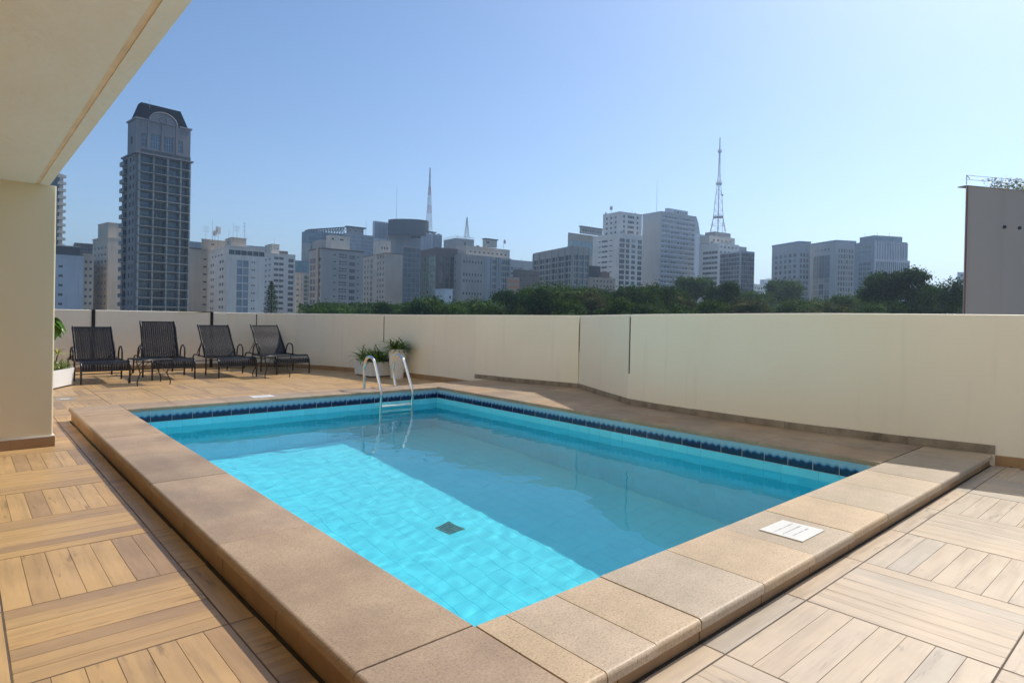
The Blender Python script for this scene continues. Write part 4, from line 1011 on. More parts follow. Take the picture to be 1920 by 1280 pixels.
# --- low buildings between
t = building('office_building', 'low grey block with bluish penthouse behind the orange building', 975, 400)
B = block(t, 953, 957, 1004, 488, 400, 94, 'bluegrey', F=[(.02,.25,500,6,9,6,{'cols':2,'g':'light'})]); parapet(B, .5); roof_kit(B, 2, 3, 1)
t = building('warehouse', 'low building with orange and beige stripes', 960, 260)
B = block(t, 950, 953, 974, 519, 260, 94, 'beige')
for y in (524,535,546): mb = MB(); z = B['H']-(y-519)*B['k']; mb.box((-.05,-.05,z-1.2),(B['Lr']+.02,-.002,z)); mb.build('orange_band', C['orange'], t, B['loc'], B['phi'])
t = building('brick_building', 'dark brown brick building with faded pattern left of the concrete frame block', 990, 280)
B = block(t, 962, 970, 1012, 505, 280, 94, 'brown', F=[(.1,.95,513,4,10,5,{'cols':6,'gap':.5,'nx':1})]); roof_kit(B, 4, 5, 1.2)
# --- concrete frame block
t = building('office_building', 'weathered office block with projecting concrete frame grid', 1073, 310)
B = block(t, 1000, 1074, 1106, 464, 310, 108, 'concrete', depth=.5, L=[(.01,.99,477,9,11.6,9,{'g':'dark','cols':12,'gap':.12,'nx':2,'f':'g'})], F=[(.03,.97,477,9,11.6,9,{'g':'blue','cols':6,'gap':.15,'nx':1,'f':'g'})])
mb = MB(); Ll, Lr, H = B['Ll'], B['Lr'], B['H']
for i in range(7): y = .3+(Ll-.6)*i/6; mb.box((-.7,y-.28,0),(-.002,y+.28,H+.3))
for i in range(4): x = .3+(Lr-.6)*i/3; mb.box((x-.25,-.6,0),(x+.25,-.002,H+.3))
mb.build('concrete_ribs', C['concrete'], t, B['loc'], B['phi']); parapet(B, .9); roof_kit(B, 11, 7, 1.2)
t = building('office_building', 'beige and teal office box behind the concrete frame block', 1090, 420)
B = block(t, 1065, 1067, 1136, 436, 420, 94, 'beige', F=[(.02,.98,449,13,14,2,{'g':'teal','cols':9,'gap':.03,'nx':1})])
B2 = block(t, 1087, 1090, 1130, 425, 424, 94, 'concrete', ybot=437, part='roof_room', F=[(.05,.95,429,4,9,1,{'cols':8,'gap':.2})]); mb = MB(); mb.box((-1.2,-1.2,B2['H']),(B2['Lr'],B2['Ll'],B2['H']+.5)); mb.build('roof_slab', C['dark'], t, B2['loc'], B2['phi'])
# --- white block with balconies
t = building('apartment_building', 'white apartment block with cluttered roof left of the tall grey slab', 1160, 350)
B = block(t, 1112, 1160, 1206, 437, 350, 100, 'white', depth=.4, L=[(.20,.34,448,2,10.0,14,{'g':'dark','nx':1}),(.34,.60,447,4,10,14,{'g':'dark','cols':1,'gap':.1}),(.62,.8,448,1.8,10,14,{'nx':1})],
   F=[(.04,.26,446,7.5,10,14,{'g':'dark','cols':1,'gap':.05,'nx':3}),(.30,.46,446,7,10,14,{'g':'dark','cols':1,'gap':.1}),(.52,.70,446,6.5,10,14,{'g':'light','cols':1,'gap':.1}),(.78,.97,446,7.5,10,14,{'g':'dark','cols':1,'gap':.05})])
for j in range(13):
    z = B['H']-(17.6+j*10)*B['k']; mb = MB(); mb.box((.02*B['Lr'],-.8,z-.2),(.47*B['Lr'],-.002,z+.35)); mb.build('balcony', C['white'], t, B['loc'], B['phi'])
B2 = block(t, 1131, 1162, 1204, 398, 356, 100, 'white', ybot=438, part='upper_block', F=[(.1,.9,402,5,9.5,4,{'cols':4,'gap':.6,'nx':1}),(.4,.6,402,5,9.5,4,{'cols':1,'gap':.2})], L=[(.1,.9,404,4,9.5,4,{'cols':3,'gap':.6,'nx':1})]); parapet(B2, .5)
roof_kit(B, 21, 6, 2); roof_kit(B2, 22, 4, 1.5)
antenna('small cell antenna on the left edge of the white block roof', 1146, 386, 400, 352, 'cell'); antenna('round dish antenna at the left corner of the white block roof', 1134, 399, 412, 350, 'dish')
antenna('very tall thin whip antenna between the white block and the grey slab', 1231, 338, 396, 380)
# --- tall grey slab
t = building('hotel_tower', 'tall pale grey slab with rows of windows on its right face', 1240, 370)
B = block(t, 1205, 1240, 1304, 397, 370, 98, 'bluegrey', depth=.35, F=[(.02,.985,403,5,9.4,17,{'g':'light','cols':11,'gap':.12,'nx':2,'f':'w'})])
mb = MB()
for j in range(17): z = B['H']-(11+j*9.4)*B['k']; mb.box((.01*B['Lr'],-.35,z-.5),(.99*B['Lr'],-.002,z+.25))
mb.build('spandrel_bands', C['bluewhite'], t, B['loc'], B['phi']); parapet(B, .4)
B2 = block(t, 1247, 1252, 1290, 390, 374, 98, 'bluewhite', ybot=399, part='roof_gallery', F=[(.3,.97,393,4,9,1,{'cols':5,'gap':.2,'g':'light'})]); roof_kit(B, 31, 3, 1)
# --- sail shaped building
t = building('sail_building', 'pale building with curved sail shaped top beside the great mast', 1312, 480)
B = block(t, 1296, 1299, 1326, 437, 480, 94, 'bluewhite')
k = B['k']; mb = MB(); pr = [(4*k, 0), (9*k, 33*k), (13*k, 27*k), (17*k, 19*k), (20*k, 9*k), (22*k, 0)]
n_ = len(pr); mb.mesh([Vector((x,0,B['H']+z-.01)) for x, z in pr]+[Vector((x,5,B['H']+z-.01)) for x, z in pr], [tuple(range(n_-1,-1,-1)), tuple(range(n_,2*n_))]+[(i,(i+1) % n_,n_+(i+1) % n_,n_+i) for i in range(n_)]); mb.build('sail_top', C['bluegrey'], t, B['loc'], B['phi'])
# --- banded block and dark glass block
t = building('office_building', 'white and grey banded office block under the great mast', 1345, 365)
B = block(t, 1311, 1347, 1386, 455, 365, 100, 'white', L=[(.2,.97,470,5,9.7,12,{'g':'dark','cols':5,'gap':.04,'nx':2,'f':'g'})], F=[(.05,.95,460,4,9.7,12,{'g':'light','cols':5,'gap':.5,'nx':1})])
B2 = block(t, 1312, 1330, 1378, 441, 372, 100, 'warm', ybot=456, part='upper_floor', F=[(.1,.9,447,3.5,99,1,{'cols':5,'gap':.5,'nx':1})]); B3 = block(t, 1322, 1340, 1370, 434, 376, 100, 'grey', ybot=442, part='roof_room')
B4 = block(t, 1384, 1386, 1400, 462, 385, 100, 'grey', part='side_wing'); roof_kit(B, 41, 8, 2); roof_kit(B2, 42, 5, 1.3)
t = building('glass_office_building', 'dark grey glass office block at the right foot of the great mast', 1385, 330)
B = block(t, 1350, 1388, 1390, 471, 330, 104, 'bluegrey', L=[(.02,.98,474,7,8.2,14,{'g':'dark','cols':7,'gap':.04,'nx':1,'f':'d'})])
B2 = block(t, 1387, 1390, 1415, 470, 336, 104, 'steelb', F=[(.03,.97,474,7,8.2,14,{'g':'dark','cols':6,'gap':.04,'nx':1,'f':'d'})])
T_, zz, k = mast('broadcast_mast', 'great lattice broadcast mast with ring platforms', 1346, 258, 436, 420, [(436,15),(408,9.5),(380,7.6),(346,3.4),(328,2.0),(290,1.3),(284,1.0)], [mast_red, mast_white, mast_white])
mb = MB(); mb.cyl((0,0,zz(284)),(0,0,zz(258)), 1.1*k, .8*k, 8); mb.build('pole', FR['g'], T_)
for y, w in ((408,12),(346,7.2),(286,4.6)):
    mb = MB(); z = zz(y); mb.box((-w*k*.72,-w*k*.72,z),(w*k*.72,w*k*.72,z+.5))
    for i in range(5):
        for j in (-1, 1): x = (-1+i*.5)*w*k*.72; mb.box((x-.1,j*w*k*.72-.1,z+.5),(x+.1,j*w*k*.72+.1,z+1.6)); mb.box((j*w*k*.72-.1,x-.1,z+.5),(j*w*k*.72+.1,x+.1,z+1.6))
    for s in (-1, 1): mb.box((-w*k*.72,s*w*k*.72-.08,z+1.5),(w*k*.72,s*w*k*.72+.08,z+1.7)); mb.box((s*w*k*.72-.08,-w*k*.72,z+1.5),(s*w*k*.72+.08,w*k*.72,z+1.7))
    mb.build('platform', mast_white, T_)
mb = MB(); mb.cyl((0,0,0),(0,0,zz(346)), .9*k, .7*k, 6); mb.build('cable_core', FR['g'], T_)
mb = MB(); z = zz(365); mb.cyl((6.2*k,-2,z),(6.2*k,-2.9,z), 2.0*k, 1.9*k, 12); mb.build('dish', FR['g'], T_)
mb = MB(); mb.cyl((3.6*k,0,zz(308)),(3.6*k,0,zz(288)), .45*k, n=5); mb.build('side_antenna', FR['w'], T_)
mb = MB()
for x in (14*k, 22*k):
    mb.cyl((x,-3,0-2),(x,-3,zz(411)), .12, n=4)
for y in (411,418,425,432): mb.cyl((14*k,-3,zz(y)),(22*k,-3,zz(y)), .1, n=4)
mb.build('side_frame', FR['g'], T_)
# --- far low block, and the right hand group
t = building('apartment_building', 'tiny far off pale block low between the dark glass and the twin grey blocks', 1435, 600)
B = block(t, 1410, 1413, 1432, 532, 600, 94, 'warm', F=[(.1,.9,537,4,8,3,{'cols':4,'gap':.4})]); B = block(t, 1425, 1433, 1449, 524, 640, 94, 'bluewhite', F=[(.1,.9,530,4,8,4,{'cols':3,'gap':.4})]); roof_kit(B, 50, 4, 2)
t = building('office_building', 'grey office block, left twin of the pair at right', 1500, 330)
B = block(t, 1448, 1498, 1520, 455, 330, 118, 'bluegrey', L=[(.08,.95,474,6.5,10.4,9,{'g':'light','cols':5,'gap':.45,'nx':1})], F=[(.1,.9,474,7,10.4,9,{'g':'dark','cols':3,'gap':.3})]); parapet(B, .9, 'steelb')
t = building('office_building', 'grey office block with blue central panel, right twin of the pair', 1560, 320)
B = block(t, 1516, 1568, 1605, 453, 320, 118, 'bluegrey', L=[(.20,.80,464,3.5,99,1,{'g':'light','cols':5,'gap':.5,'nx':1}),(.20,.80,476,44,45,1,{'g':'blue','cols':3,'gap':.02,'nx':2,'ny':4}),(.20,.80,520,10,11,4,{'g':'light','cols':3,'gap':.1,'nx':2})], F=[(.1,.9,466,7,10.4,10,{'g':'light','cols':6,'gap':.35,'nx':1})]); parapet(B, .9, 'steelb')
t = building('office_building', 'dark finned office block with glass gallery on its roof', 1625, 300)
B = block(t, 1603, 1640, 1701, 451, 300, 118, 'steelb', L=[(.15,.85,460,4,8,3,{'g':'teal','cols':4,'gap':.05,'nx':1}),(.2,.85,490,7,9,8,{'g':'blue','cols':3,'gap':.15})]); Lr, Ll, H, k = B['Lr'], B['Ll'], B['H'], B['k']
mb = MB()
for i in range(13): x = Lr*(.02+.96*i/12); mb.box((x-.22,-.7,H-36*k),(x+.22,-.002,H-.5))
mb.build('fins', C['bluewhite'], t, B['loc'], B['phi'])
B2 = block(t, 1612, 1640, 1692, 441, 303, 118, 'steelb', ybot=453, part='roof_gallery', F=[(.02,.98,443,7,99,1,{'g':'teal','cols':10,'gap':.08,'nx':1})])
B3 = block(t, 1639, 1641, 1706, 487, 292, 118, 'bluewhite', part='lower_wing', F=[(.02,.98,489.5,60,61,1,{'g':'blue','cols':16,'gap':.18,'nx':1,'ny':5})]); parapet(B3, .3)
for px, lb in ((1622,'leftmost'),(1645,'middle'),(1668,'rightmost')): antenna(lb+' of the three thin poles on the finned office block roof', px, 436, 443, 302, group='thin poles on the finned office block')
t = building('apartment_building', 'sliver of a pale far building beside the taupe wall', 1805, 300)
B = block(t, 1795, 1797, 1830, 510, 300, 118, 'bluewhite', F=[(.1,.9,514,4,9,6,{'cols':4})])
# --- low brown roofs in front of the white block
t = building('brick_building', 'low brown building with dark roof boxes in front of the white block', 1125, 230)
B = block(t, 1102, 1106, 1154, 519, 230, 100, 'beige', F=[(.1,.9,524,4,9,3,{'cols':6,'gap':.5,'nx':1})]); B2 = block(t, 1104, 1107, 1126, 498, 236, 100, 'dark', ybot=521, part='roof_room', F=[(.5,.9,507,8,9,1,{'g':'dark'})]); B2 = block(t, 1124, 1127, 1143, 510, 234, 100, 'brown', ybot=521, part='roof_shed')
# --- neighbouring taupe building at the right edge
t = building('neighbour_building', 'blank taupe neighbour building with planted roof terrace at the right edge', 1811, 22)
B = block(t, 1811, 1811.5, 2300, 349, 22, 118, 'taupe', depth=.1)
Lr, H, k = B['Lr'], B['H'], B['k']
mb = MB(); mb.box((-.03,-.03,H-.003),(Lr,.3,H+.03)); mb.build('roof_cornice', C['taupe'], t, B['loc'], B['phi'])
mb = MB(); mb.box((.03,-.035,0),(.06,-.002,H)); mb.build('corner_strip', C['red'], t, B['loc'], B['phi'])
mb = MB(); rl = mat_plain('rail_grey', (.34,.34,.35), .5)
for i in range(9): x = .15+i*1.15; mb.cyl((x,.12,H+.1),(x,.12,H+.42), .012, n=5)
for z in (.42,.27): mb.cyl((.15,.12,H+z),(.15+8*1.15,.12,H+z), .010, n=5)
mb.cyl((.15,.12,H+.42),(.75,.5,H+.42), .014, n=5); mb.cyl((.15,.12,H+.1),(.62,.5,H+.3), .014, n=5)
mb.build('roof_railing', rl, t, B['loc'], B['phi'])
for x in (1.75, 2.45): 
    mb = MB(); mb.cyl((x,.001,H-1.35),(x,-.05,H-1.35), .06, n=8); mb.build('drain_stub', C['dark'], t, B['loc'], B['phi'])
rnd = random.Random(8); mb = MB()
for i in range(2600):
    p = Vector((1.5+rnd.random()**.8*6, .35+rnd.uniform(-.2,.4), H+.1+rnd.random()*.42*min(1, .4+rnd.random()))); s_ = rnd.uniform(.03,.07)
    a = Vector((rnd.gauss(0,1),rnd.gauss(0,1),rnd.gauss(0,1))).normalized(); b = a.orthogonal().normalized(); mb.face([p-a*s_, p-b*s_*.6, p+a*s_, p+b*s_*.6], mi=0 if rnd.random() < .72 else 1)
stuff(mb.build('roof_garden', [M['succ'], mat_leaf('rusty_leaf', (.25,.08,.03), (.4,.15,.06))], t, B['loc'], B['phi']))

# ================================================================== TREES
def leafmat(name, a, b, c_):
    n = N(name); r = n.rnd(); geo = n.n('ShaderNodeNewGeometry').outputs['Position']
    f = n.math('ADD', n.math('MULTIPLY', r, .55), n.math('MULTIPLY', n.noise(geo, .35, 3), .6))
    col = n.ramp(f, [(.25, a), (.55, b), (.85, c_)]); n.done(col, .85, 0, .08)
    tr = n.n('ShaderNodeBsdfTranslucent'); n.l(n.mix(1, col, (1.3,1.5,.7), 'MULTIPLY'), tr.inputs[0])
    mx = n.n('ShaderNodeMixShader'); mx.inputs[0].default_value = .22; n.l(n.p.outputs[0], mx.inputs[1]); n.l(tr.outputs[0], mx.inputs[2]); n.l(mx.outputs[0], n.out.inputs[0])
    return n.m
LEAF = dict(dark=leafmat('foliage_dark', (.014,.034,.010), (.030,.064,.015), (.085,.14,.028)), mid=leafmat('foliage_mid', (.022,.050,.010), (.045,.09,.018), (.13,.19,.04)),
            olive=leafmat('foliage_olive', (.035,.045,.015), (.07,.08,.028), (.17,.16,.06)), bright=leafmat('foliage_bright', (.022,.052,.012), (.045,.092,.018), (.09,.15,.028)))
def crown_mesh(seed, rx, h, nclump, nleaf, ls, mat, airy=0, lobes=9):
    rnd = random.Random(seed); mb = MB(); lob = []
    for i in range(lobes):
        a = rnd.uniform(0, 2*math.pi); rr = rx*math.sqrt(rnd.random())*.68; zz_ = h*(.30+.52*rnd.random()*(1-.35*(rr/rx)))
        s = rx*rnd.uniform(.30,.48); lob.append((Vector((rr*math.cos(a), rr*math.sin(a), zz_)), s))
    lob.append((Vector((0,0,h*.62)), rx*.45))
    for c in range(nclump):
        L, s = rnd.choice(lob); v = Vector((rnd.gauss(0,1), rnd.gauss(0,1), rnd.gauss(0,1)*.85+.25)).normalized()
        p = L+Vector((v.x*s, v.y*s, v.z*s*.78))*(rnd.uniform(.72,1.05)); cr = s*rnd.uniform(.16,.30)
        if airy and noise.noise(p*.6+Vector((seed,0,0))) > .17: continue
        for l_ in range(nleaf):
            q = p+Vector((rnd.gauss(0,1),rnd.gauss(0,1),rnd.gauss(0,.7)))*cr
            nn = (v*.6+Vector((rnd.gauss(0,1),rnd.gauss(0,1),rnd.gauss(0,1)+.5))).normalized(); a = nn.orthogonal().normalized(); a.rotate(Matrix.Rotation(rnd.uniform(0,6.28),3,nn)); b = nn.cross(a); z_ = ls*rnd.uniform(.6,1.25)
            mb.face([q-a*z_, q-b*z_*.5, q+a*z_, q+b*z_*.5])
    if not airy:
        for L, s in lob:
            s *= .80; U_, V_ = 10, 7; vs = []
            for j in range(V_+1):
                for i in range(U_):
                    th = math.pi*j/V_; ph = 2*math.pi*i/U_; v = Vector((math.sin(th)*math.cos(ph), math.sin(th)*math.sin(ph), math.cos(th)*.8)); vs.append(L+v*s*(1+.25*noise.noise(v*2+L)))
            mb.mesh(vs, [(j*U_+i, (j+1)*U_+i, (j+1)*U_+(i+1) % U_, j*U_+(i+1) % U_) for j in range(V_) for i in range(U_)])
        lo = []
    return mb.data('crown', LEAF[mat])
def tree_mesh_trunk(seed, H, rx):
    rnd = random.Random(seed); mb = MB(); th = H*.62
    mb.tube([(0,0,0),(.1,0,th*.4),(-.1,.15,th*.75),(0,.1,H*.85)], [.38,.3,.22,.08], 8)
    for i in range(7):
        a = i*.95+rnd.random(); z = th*(.45+.07*i); mb.tube([(0,0,z),(math.cos(a)*rx*.35,math.sin(a)*rx*.35,z+H*.10),(math.cos(a)*rx*.7,math.sin(a)*rx*.7,z+H*.22)], [.16,.11,.04], 6)
    return mb.data('trunk', M['bark'])
TREES = [ # px, half width px, y top, depth, kind, airy, label
 (622,52,570,95,'bright',0,'low bright green tree below the grey block with brown left side'),
 (726,36,568,110,'dark',0,'small dark tree below the cream block with the blank end'),
 (800,48,556,105,'dark',0,'rounded dark tree below the green glass block'),
 (898,52,561,100,'mid',0,'mid green tree below the weathered concrete block'),
 (968,40,543,112,'dark',0,'dark tree below the orange striped building'),
 (1036,62,531,96,'mid',0,'large mid green tree below the concrete frame block'),
 (1100,42,546,90,'olive',0,'olive brown tree right of the large mid green one'),
 (1132,40,541,125,'dark',0,'dark tree tucked behind the olive brown one'),
 (1188,50,537,92,'dark',0,'broad dark tree below the tall grey slab, left half'),
 (1240,48,533,100,'dark',0,'broad dark tree below the tall grey slab, right half'),
 (1301,30,520,150,'mid',0,'taller hazy round tree left of the dark one under the mast'),
 (1354,32,530,118,'dark',0,'compact dark tree below the dark glass office block'),
 (1288,40,556,98,'olive',0,'low olive tree in front of the taller hazy round one'),
 (1330,36,565,88,'mid',0,'low mid green tree below the compact dark one'),
 (1410,48,562,86,'olive',0,'low wide olive tree below the tiny far off block'),
 (1458,34,526,165,'mid',0,'domed hazy tree in front of the left twin block'),
 (1412,36,547,150,'mid',0,'flat hazy tree left of the domed one'),
 (1490,42,561,105,'mid',0,'low tree below the left twin block'),
 (1545,48,560,120,'mid',0,'low tree below the right twin block'),
 (1606,46,553,112,'mid',0,'bushy tree left of the airy tall tree'),
 (1650,40,513,92,'dark',1,'airy tall tree with gaps below the finned office block'),
 (1695,42,505,88,'dark',1,'tallest airy tree with sky showing through'),
 (1748,36,534,90,'dark',1,'loose tree right of the tallest airy one'),
 (1786,44,524,80,'dark',1,'dark tree partly hidden by the taupe neighbour building'),
 (1840,40,540,84,'dark',0,None),
 (1700,50,560,84,'dark',0,'low dense tree below the tallest airy one'),
 (1640,44,568,84,'mid',0,'low dense tree below the airy tall one'),
 (1160,40,560,80,'mid',0,'low green tree in front of the broad dark tree'),
 (850,36,572,90,'mid',0,'small low tree between the rounded dark and the mid green tree'),
 (680,34,578,120,'bright',0,'lowest bright tree between the grey and the cream blocks'),
 (760,30,574,125,'mid',0,'small low tree left of the rounded dark one'),
 (1070,40,566,78,'mid',0,'low tree at the foot of the large mid green one'),
 (1240,50,568,76,'dark',0,'low dark tree just above the wall below the grey slab'),
 (1550,60,570,90,'olive',0,'low olive tree just above the wall below the twin blocks')]
for i, (px, hw, yt, d, kind, airy, lb) in enumerate(TREES):
    if lb is None: continue
    p = at_depth(px, 600, d); top = zpx(px, yt, d); H = top-GZ; rx = hw*d/FPX*1.22; ch = max(6.5, rx*1.5)
    t = thing('broadleaf_tree', lb, 'tree', (p.x, p.y, GZ), 0, 'trees in the park beyond the wall')
    ls = .0017*d+.02
    me = crown_mesh(100+i, rx, ch, int((330 if not airy else 420)+rx*30), 24, ls, kind, airy)
    zm = sorted(v.co.z for v in me.vertices)[int(len(me.vertices)*.996)]; link('crown', me, t, (0, 0, H-zm)); link('trunk', tree_mesh_trunk(i, H*.93, rx), t)
# conifer
p = at_depth(508, 600, 120); zt = zpx(508, 527, 120); H = zt-GZ
t = thing('conifer_tree', 'narrow dark conifer in front of the white block with reddish windows', 'tree', (p.x, p.y, GZ)); mb = MB(); mb.tube([(0,0,0),(0,0,H)], [.35,.04], 8); mb.build('trunk', M['bark'], t)
mb = MB(); rnd = random.Random(4)
for lay in range(34):
    z = H-.2-lay*.36; r_ = .18+1.55*(1-math.exp(-lay*.11)); nb = 9
    for b in range(nb):
        a = b*2*math.pi/nb+lay*.7+rnd.random()*.4; rr = r_*rnd.uniform(.75,1.1)
        for s in range(7):
            f = (s+1)/7; q = Vector((math.cos(a)*rr*f, math.sin(a)*rr*f, z+.25*f*f-.15*f+rnd.uniform(-.07,.07)))
            for _ in range(3):
                v = Vector((rnd.gauss(0,1),rnd.gauss(0,1),rnd.gauss(0,.6))).normalized()*.20; w_ = v.orthogonal().normalized()*.07; mb.face([q-v, q-w_, q+v, q+w_])
mb.build('crown', LEAF['dark'], t)
# far wood as one mass
mb = MB(); rnd = random.Random(12)
for i in range(16000):
    px = rnd.uniform(560, 1830); d = rnd.uniform(125, 170); yb = 572+6*noise.noise(Vector((px*.02, 0, 0)))+3*noise.noise(Vector((px*.09, 5, 0))); 
    p = at_depth(px, 600, d); z = zpx(px, yb, d)-abs(rnd.gauss(0, 1))*1.8+.4; q = Vector((p.x, p.y, z)); a = Vector((rnd.gauss(0,1),rnd.gauss(0,1),rnd.gauss(0,1))).normalized(); b = a.orthogonal().normalized(); s_ = rnd.uniform(.3,.6)
    mb.face([q-a*s_, q-b*s_*.55, q+a*s_, q+b*s_*.55])
tag(mb.build('far_wood', LEAF['dark']), 'distant wood filling the park behind the nearer trees', 'wood', kind='stuff')

# ================================================================== HAZE
m = bpy.data.materials.new('haze'); m.use_nodes = True; nt_ = m.node_tree; nt_.nodes.clear()
oo = nt_.nodes.new('ShaderNodeOutputMaterial'); v_ = nt_.nodes.new('ShaderNodeVolumePrincipled'); v_.inputs['Density'].default_value = .00050; v_.inputs['Color'].default_value = (.74,.87,1,1); v_.inputs['Anisotropy'].default_value = .78
nt_.links.new(v_.outputs[0], oo.inputs['Volume'])
mb = MB(); mb.box((-3100,-1600,GZ-1),(4600,5600,175)); stuff(mb.build('haze', m))
# ================================================================== POOLSIDE OBJECTS
def smooth(pts, n=5):
    P = [Vector(p) for p in pts]; P = [P[0]*2-P[1]]+P+[P[-1]*2-P[-2]]; out = []
    for i in range(1, len(P)-2):
        a, b, c, d = P[i-1:i+3]
        for k in range(n):
            t = k/n; out.append(.5*((2*b)+(c-a)*t+(2*a-5*b+4*c-d)*t*t+(3*b-3*c+d-a)*t**3))
    out.append(P[-2]); return out
def on_x(px, py, X):
    v = ray(px, py); k = X/v.x; return Vector((X, v.y*k, CAMH+v.z*k))
# --- ladder
lad = thing('pool_ladder', 'polished steel pool ladder with two hooped rails at the far side', 'ladder', (4.385, 7.4, ZC)); LO = Vector((4.385, 7.4, ZC))
for X, pts in ((4.13, [(683,727),(683,705),(683,688),(686,674),(691.5,669),(697.5,671),(702,679),(708.7,708),(713.5,730),(714.6,742)]),
               (4.64, [(738.4,723),(738,702),(738,686),(740.8,671.5),(746.5,666),(752.5,669),(757.3,676.6),(766,706),(772,729),(773.2,741)])):
    q = [on_x(px, py, X) for px, py in pts]; q[0].z = ZC; q[0].y = min(q[0].y, 7.66)
    e_ = q[-1]; tail = [Vector((X, e_.y+.01, e_.z-.12)), Vector((X, e_.y+.015, ZW-.3)), Vector((X, e_.y+.02, ZW-.95))]
    mb = MB(); mb.tube([p-LO for p in smooth(q, 4)+tail], .0195, 12); recv(mb.build('rail', M['steel'], lad))
    mb = MB(); mb.cyl(Vector((X, q[0].y, ZC+.0002))-LO, Vector((X, q[0].y, ZC+.008))-LO, .036, .034, 16); mb.build('rail_flange', M['steel_dull'], lad)
    YL = e_.y+.012
for zst in (ZW+.035, ZW-.27, ZW-.55, ZW-.83):
    mb = MB(); mb.box((4.15-LO.x, YL-.04-LO.y, zst-.014-LO.z), (4.62-LO.x, YL+.04-LO.y, zst-LO.z)); recv(mb.build('step', M['step'], lad))
# --- main drain
dr = thing('pool_drain', 'dark bronze square drain cover on the pool floor', 'drain', (3.19, 4.33, ZF))
mb = MB(); mb.box((-.088,-.088,-.003),(.088,.088,.010)); recv(mb.build('cover', M['drain'], dr, rz=.12))
mb = MB(); 
for i in range(7): mb.box((-.07,-.078+i*.025,.0102),(.07,-.068+i*.025,.014))
recv(mb.build('slots', mat_plain('drain_slots', (.10,.10,.09), .5), dr, rz=.12))
# --- plaques
def plaque(label, cs, z, lines=True):
    c = sum(cs, Vector())/4; t = thing('plaque', label, 'plaque', (c.x, c.y, z))
    mb = MB(); q = [Vector((p.x-c.x, p.y-c.y, 0)) for p in cs]
    mb.mesh([p+Vector((0,0,.0002)) for p in q]+[p+Vector((0,0,.0045)) for p in q], [(0,3,2,1),(4,5,6,7),(0,1,5,4),(1,2,6,5),(2,3,7,6),(3,0,4,7)][0:]); mb.build('plate', M['plaque'], t)
    mb = MB(); rnd = random.Random(3)
    for v, u0, u1 in ((.30,.10,.90),(.50,.10,.88),(.70,.18,.84)):
        u = u0
        while u < u1:
            w = rnd.uniform(.012, .03)
            def P(uu, vv): return (q[0]*(1-uu)+q[1]*uu)*(1-vv)+(q[3]*(1-uu)+q[2]*uu)*vv+Vector((0,0,.0049))
            h = rnd.uniform(.011,.018)*(1.5 if u > .66 else 1)
            mb.face([P(u,v+h), P(u+w,v+h), P(u+w,v-h), P(u,v-h)]); u += w+(rnd.uniform(.006,.010) if rnd.random() < .85 else .03)
    mb.build('lettering', M['ink'], t)
plaque('white rectangular plaque with three rows of grey lettering on the near coping', [Vector((2.945,1.452,0)),Vector((3.185,1.447,0)),Vector((3.195,1.243,0)),Vector((2.945,1.243,0))], ZC)
plaque('white plaque lying on the coping of the far side near the loungers', [Vector((2.60,7.43,0)),Vector((2.60,7.63,0)),Vector((2.86,7.63,0)),Vector((2.86,7.43,0))], ZC)
fd = on_z(122, 748, 0); t = thing('floor_drain', 'pale square metal drain plate set in the deck near the white planter', 'drain', (fd.x, fd.y, 0))
mb = MB(); mb.box((-.10,-.12,.0005),(.10,.12,.003)); mb.build('plate', mat_plain('worn_plate', (.42,.37,.30), .45, .2), t); mb = MB(); mb.box((-.05,-.05,.0032),(.05,.05,.005)); mb.build('grate', M['steel'], t)
leafm = mat_plain('dry_leaf', (.06,.035,.018), .7, var=.4, nscale=60)
for (x, y), lb in (((1895,876),'curled dry brown leaf on the deck at the right edge by the wall'),((1917,881),'dry brown leaf cut by the right edge of the picture')):
    p = on_z(x, y, ZN); mb = MB(); mb.mesh([(-.02,0,.001),(0,-.009,.006),(.022,0,.003),(0,.009,.008),(.01,.02,.004)], [(0,1,3),(1,2,3),(2,4,3)]); o = mb.build('fallen_leaf', leafm, None, (p.x,p.y,ZN+.001), .5); tag(o, lb, 'leaf')

# --- loungers
def weave(mb, path, hw, step=.021, ribs=17, thick=.0045):
    P = smooth([Vector((0,y,z)) for y, z in path], 8); acc = 0
    def frame(i):
        t = (P[min(i+1,len(P)-1)]-P[max(i-1,0)]).normalized(); return t, Vector((0,-t.z,t.y))
    for i in range(len(P)-1):
        L = (P[i+1]-P[i]).length; t, nn = frame(i)
        while acc < L:
            c = P[i]+(P[i+1]-P[i])*(acc/L); w = .0062
            a = c-t*w; b = c+t*w
            mb.mesh([a+Vector((-hw,0,0))-nn*thick, a+Vector((hw,0,0))-nn*thick, b+Vector((hw,0,0))-nn*thick, b+Vector((-hw,0,0))-nn*thick,
                     a+Vector((-hw,0,0))+nn*thick*.4, a+Vector((hw,0,0))+nn*thick*.4, b+Vector((hw,0,0))+nn*thick*.4, b+Vector((-hw,0,0))+nn*thick*.4],
                    [(0,3,2,1),(4,5,6,7),(0,1,5,4),(2,3,7,6)]); acc += step
        acc -= L
    for r_ in range(ribs):
        x = -hw+2*hw*(r_+.5)/ribs; w = hw/ribs*.66; pts = []
        for i in range(0, len(P), 1):
            t, nn = frame(i); pts.append(P[i]+nn*(thick*.9+.0022*math.sin(i*2.1+r_*math.pi))+Vector((x,0,0)))
        mb.ribbon(pts, [w]*len(pts), (1,0,0))
        mb.ribbon([p-(frame(min(i,len(P)-1))[1]*thick*1.9) for i, p in enumerate(pts)], [w]*len(pts), (1,0,0))
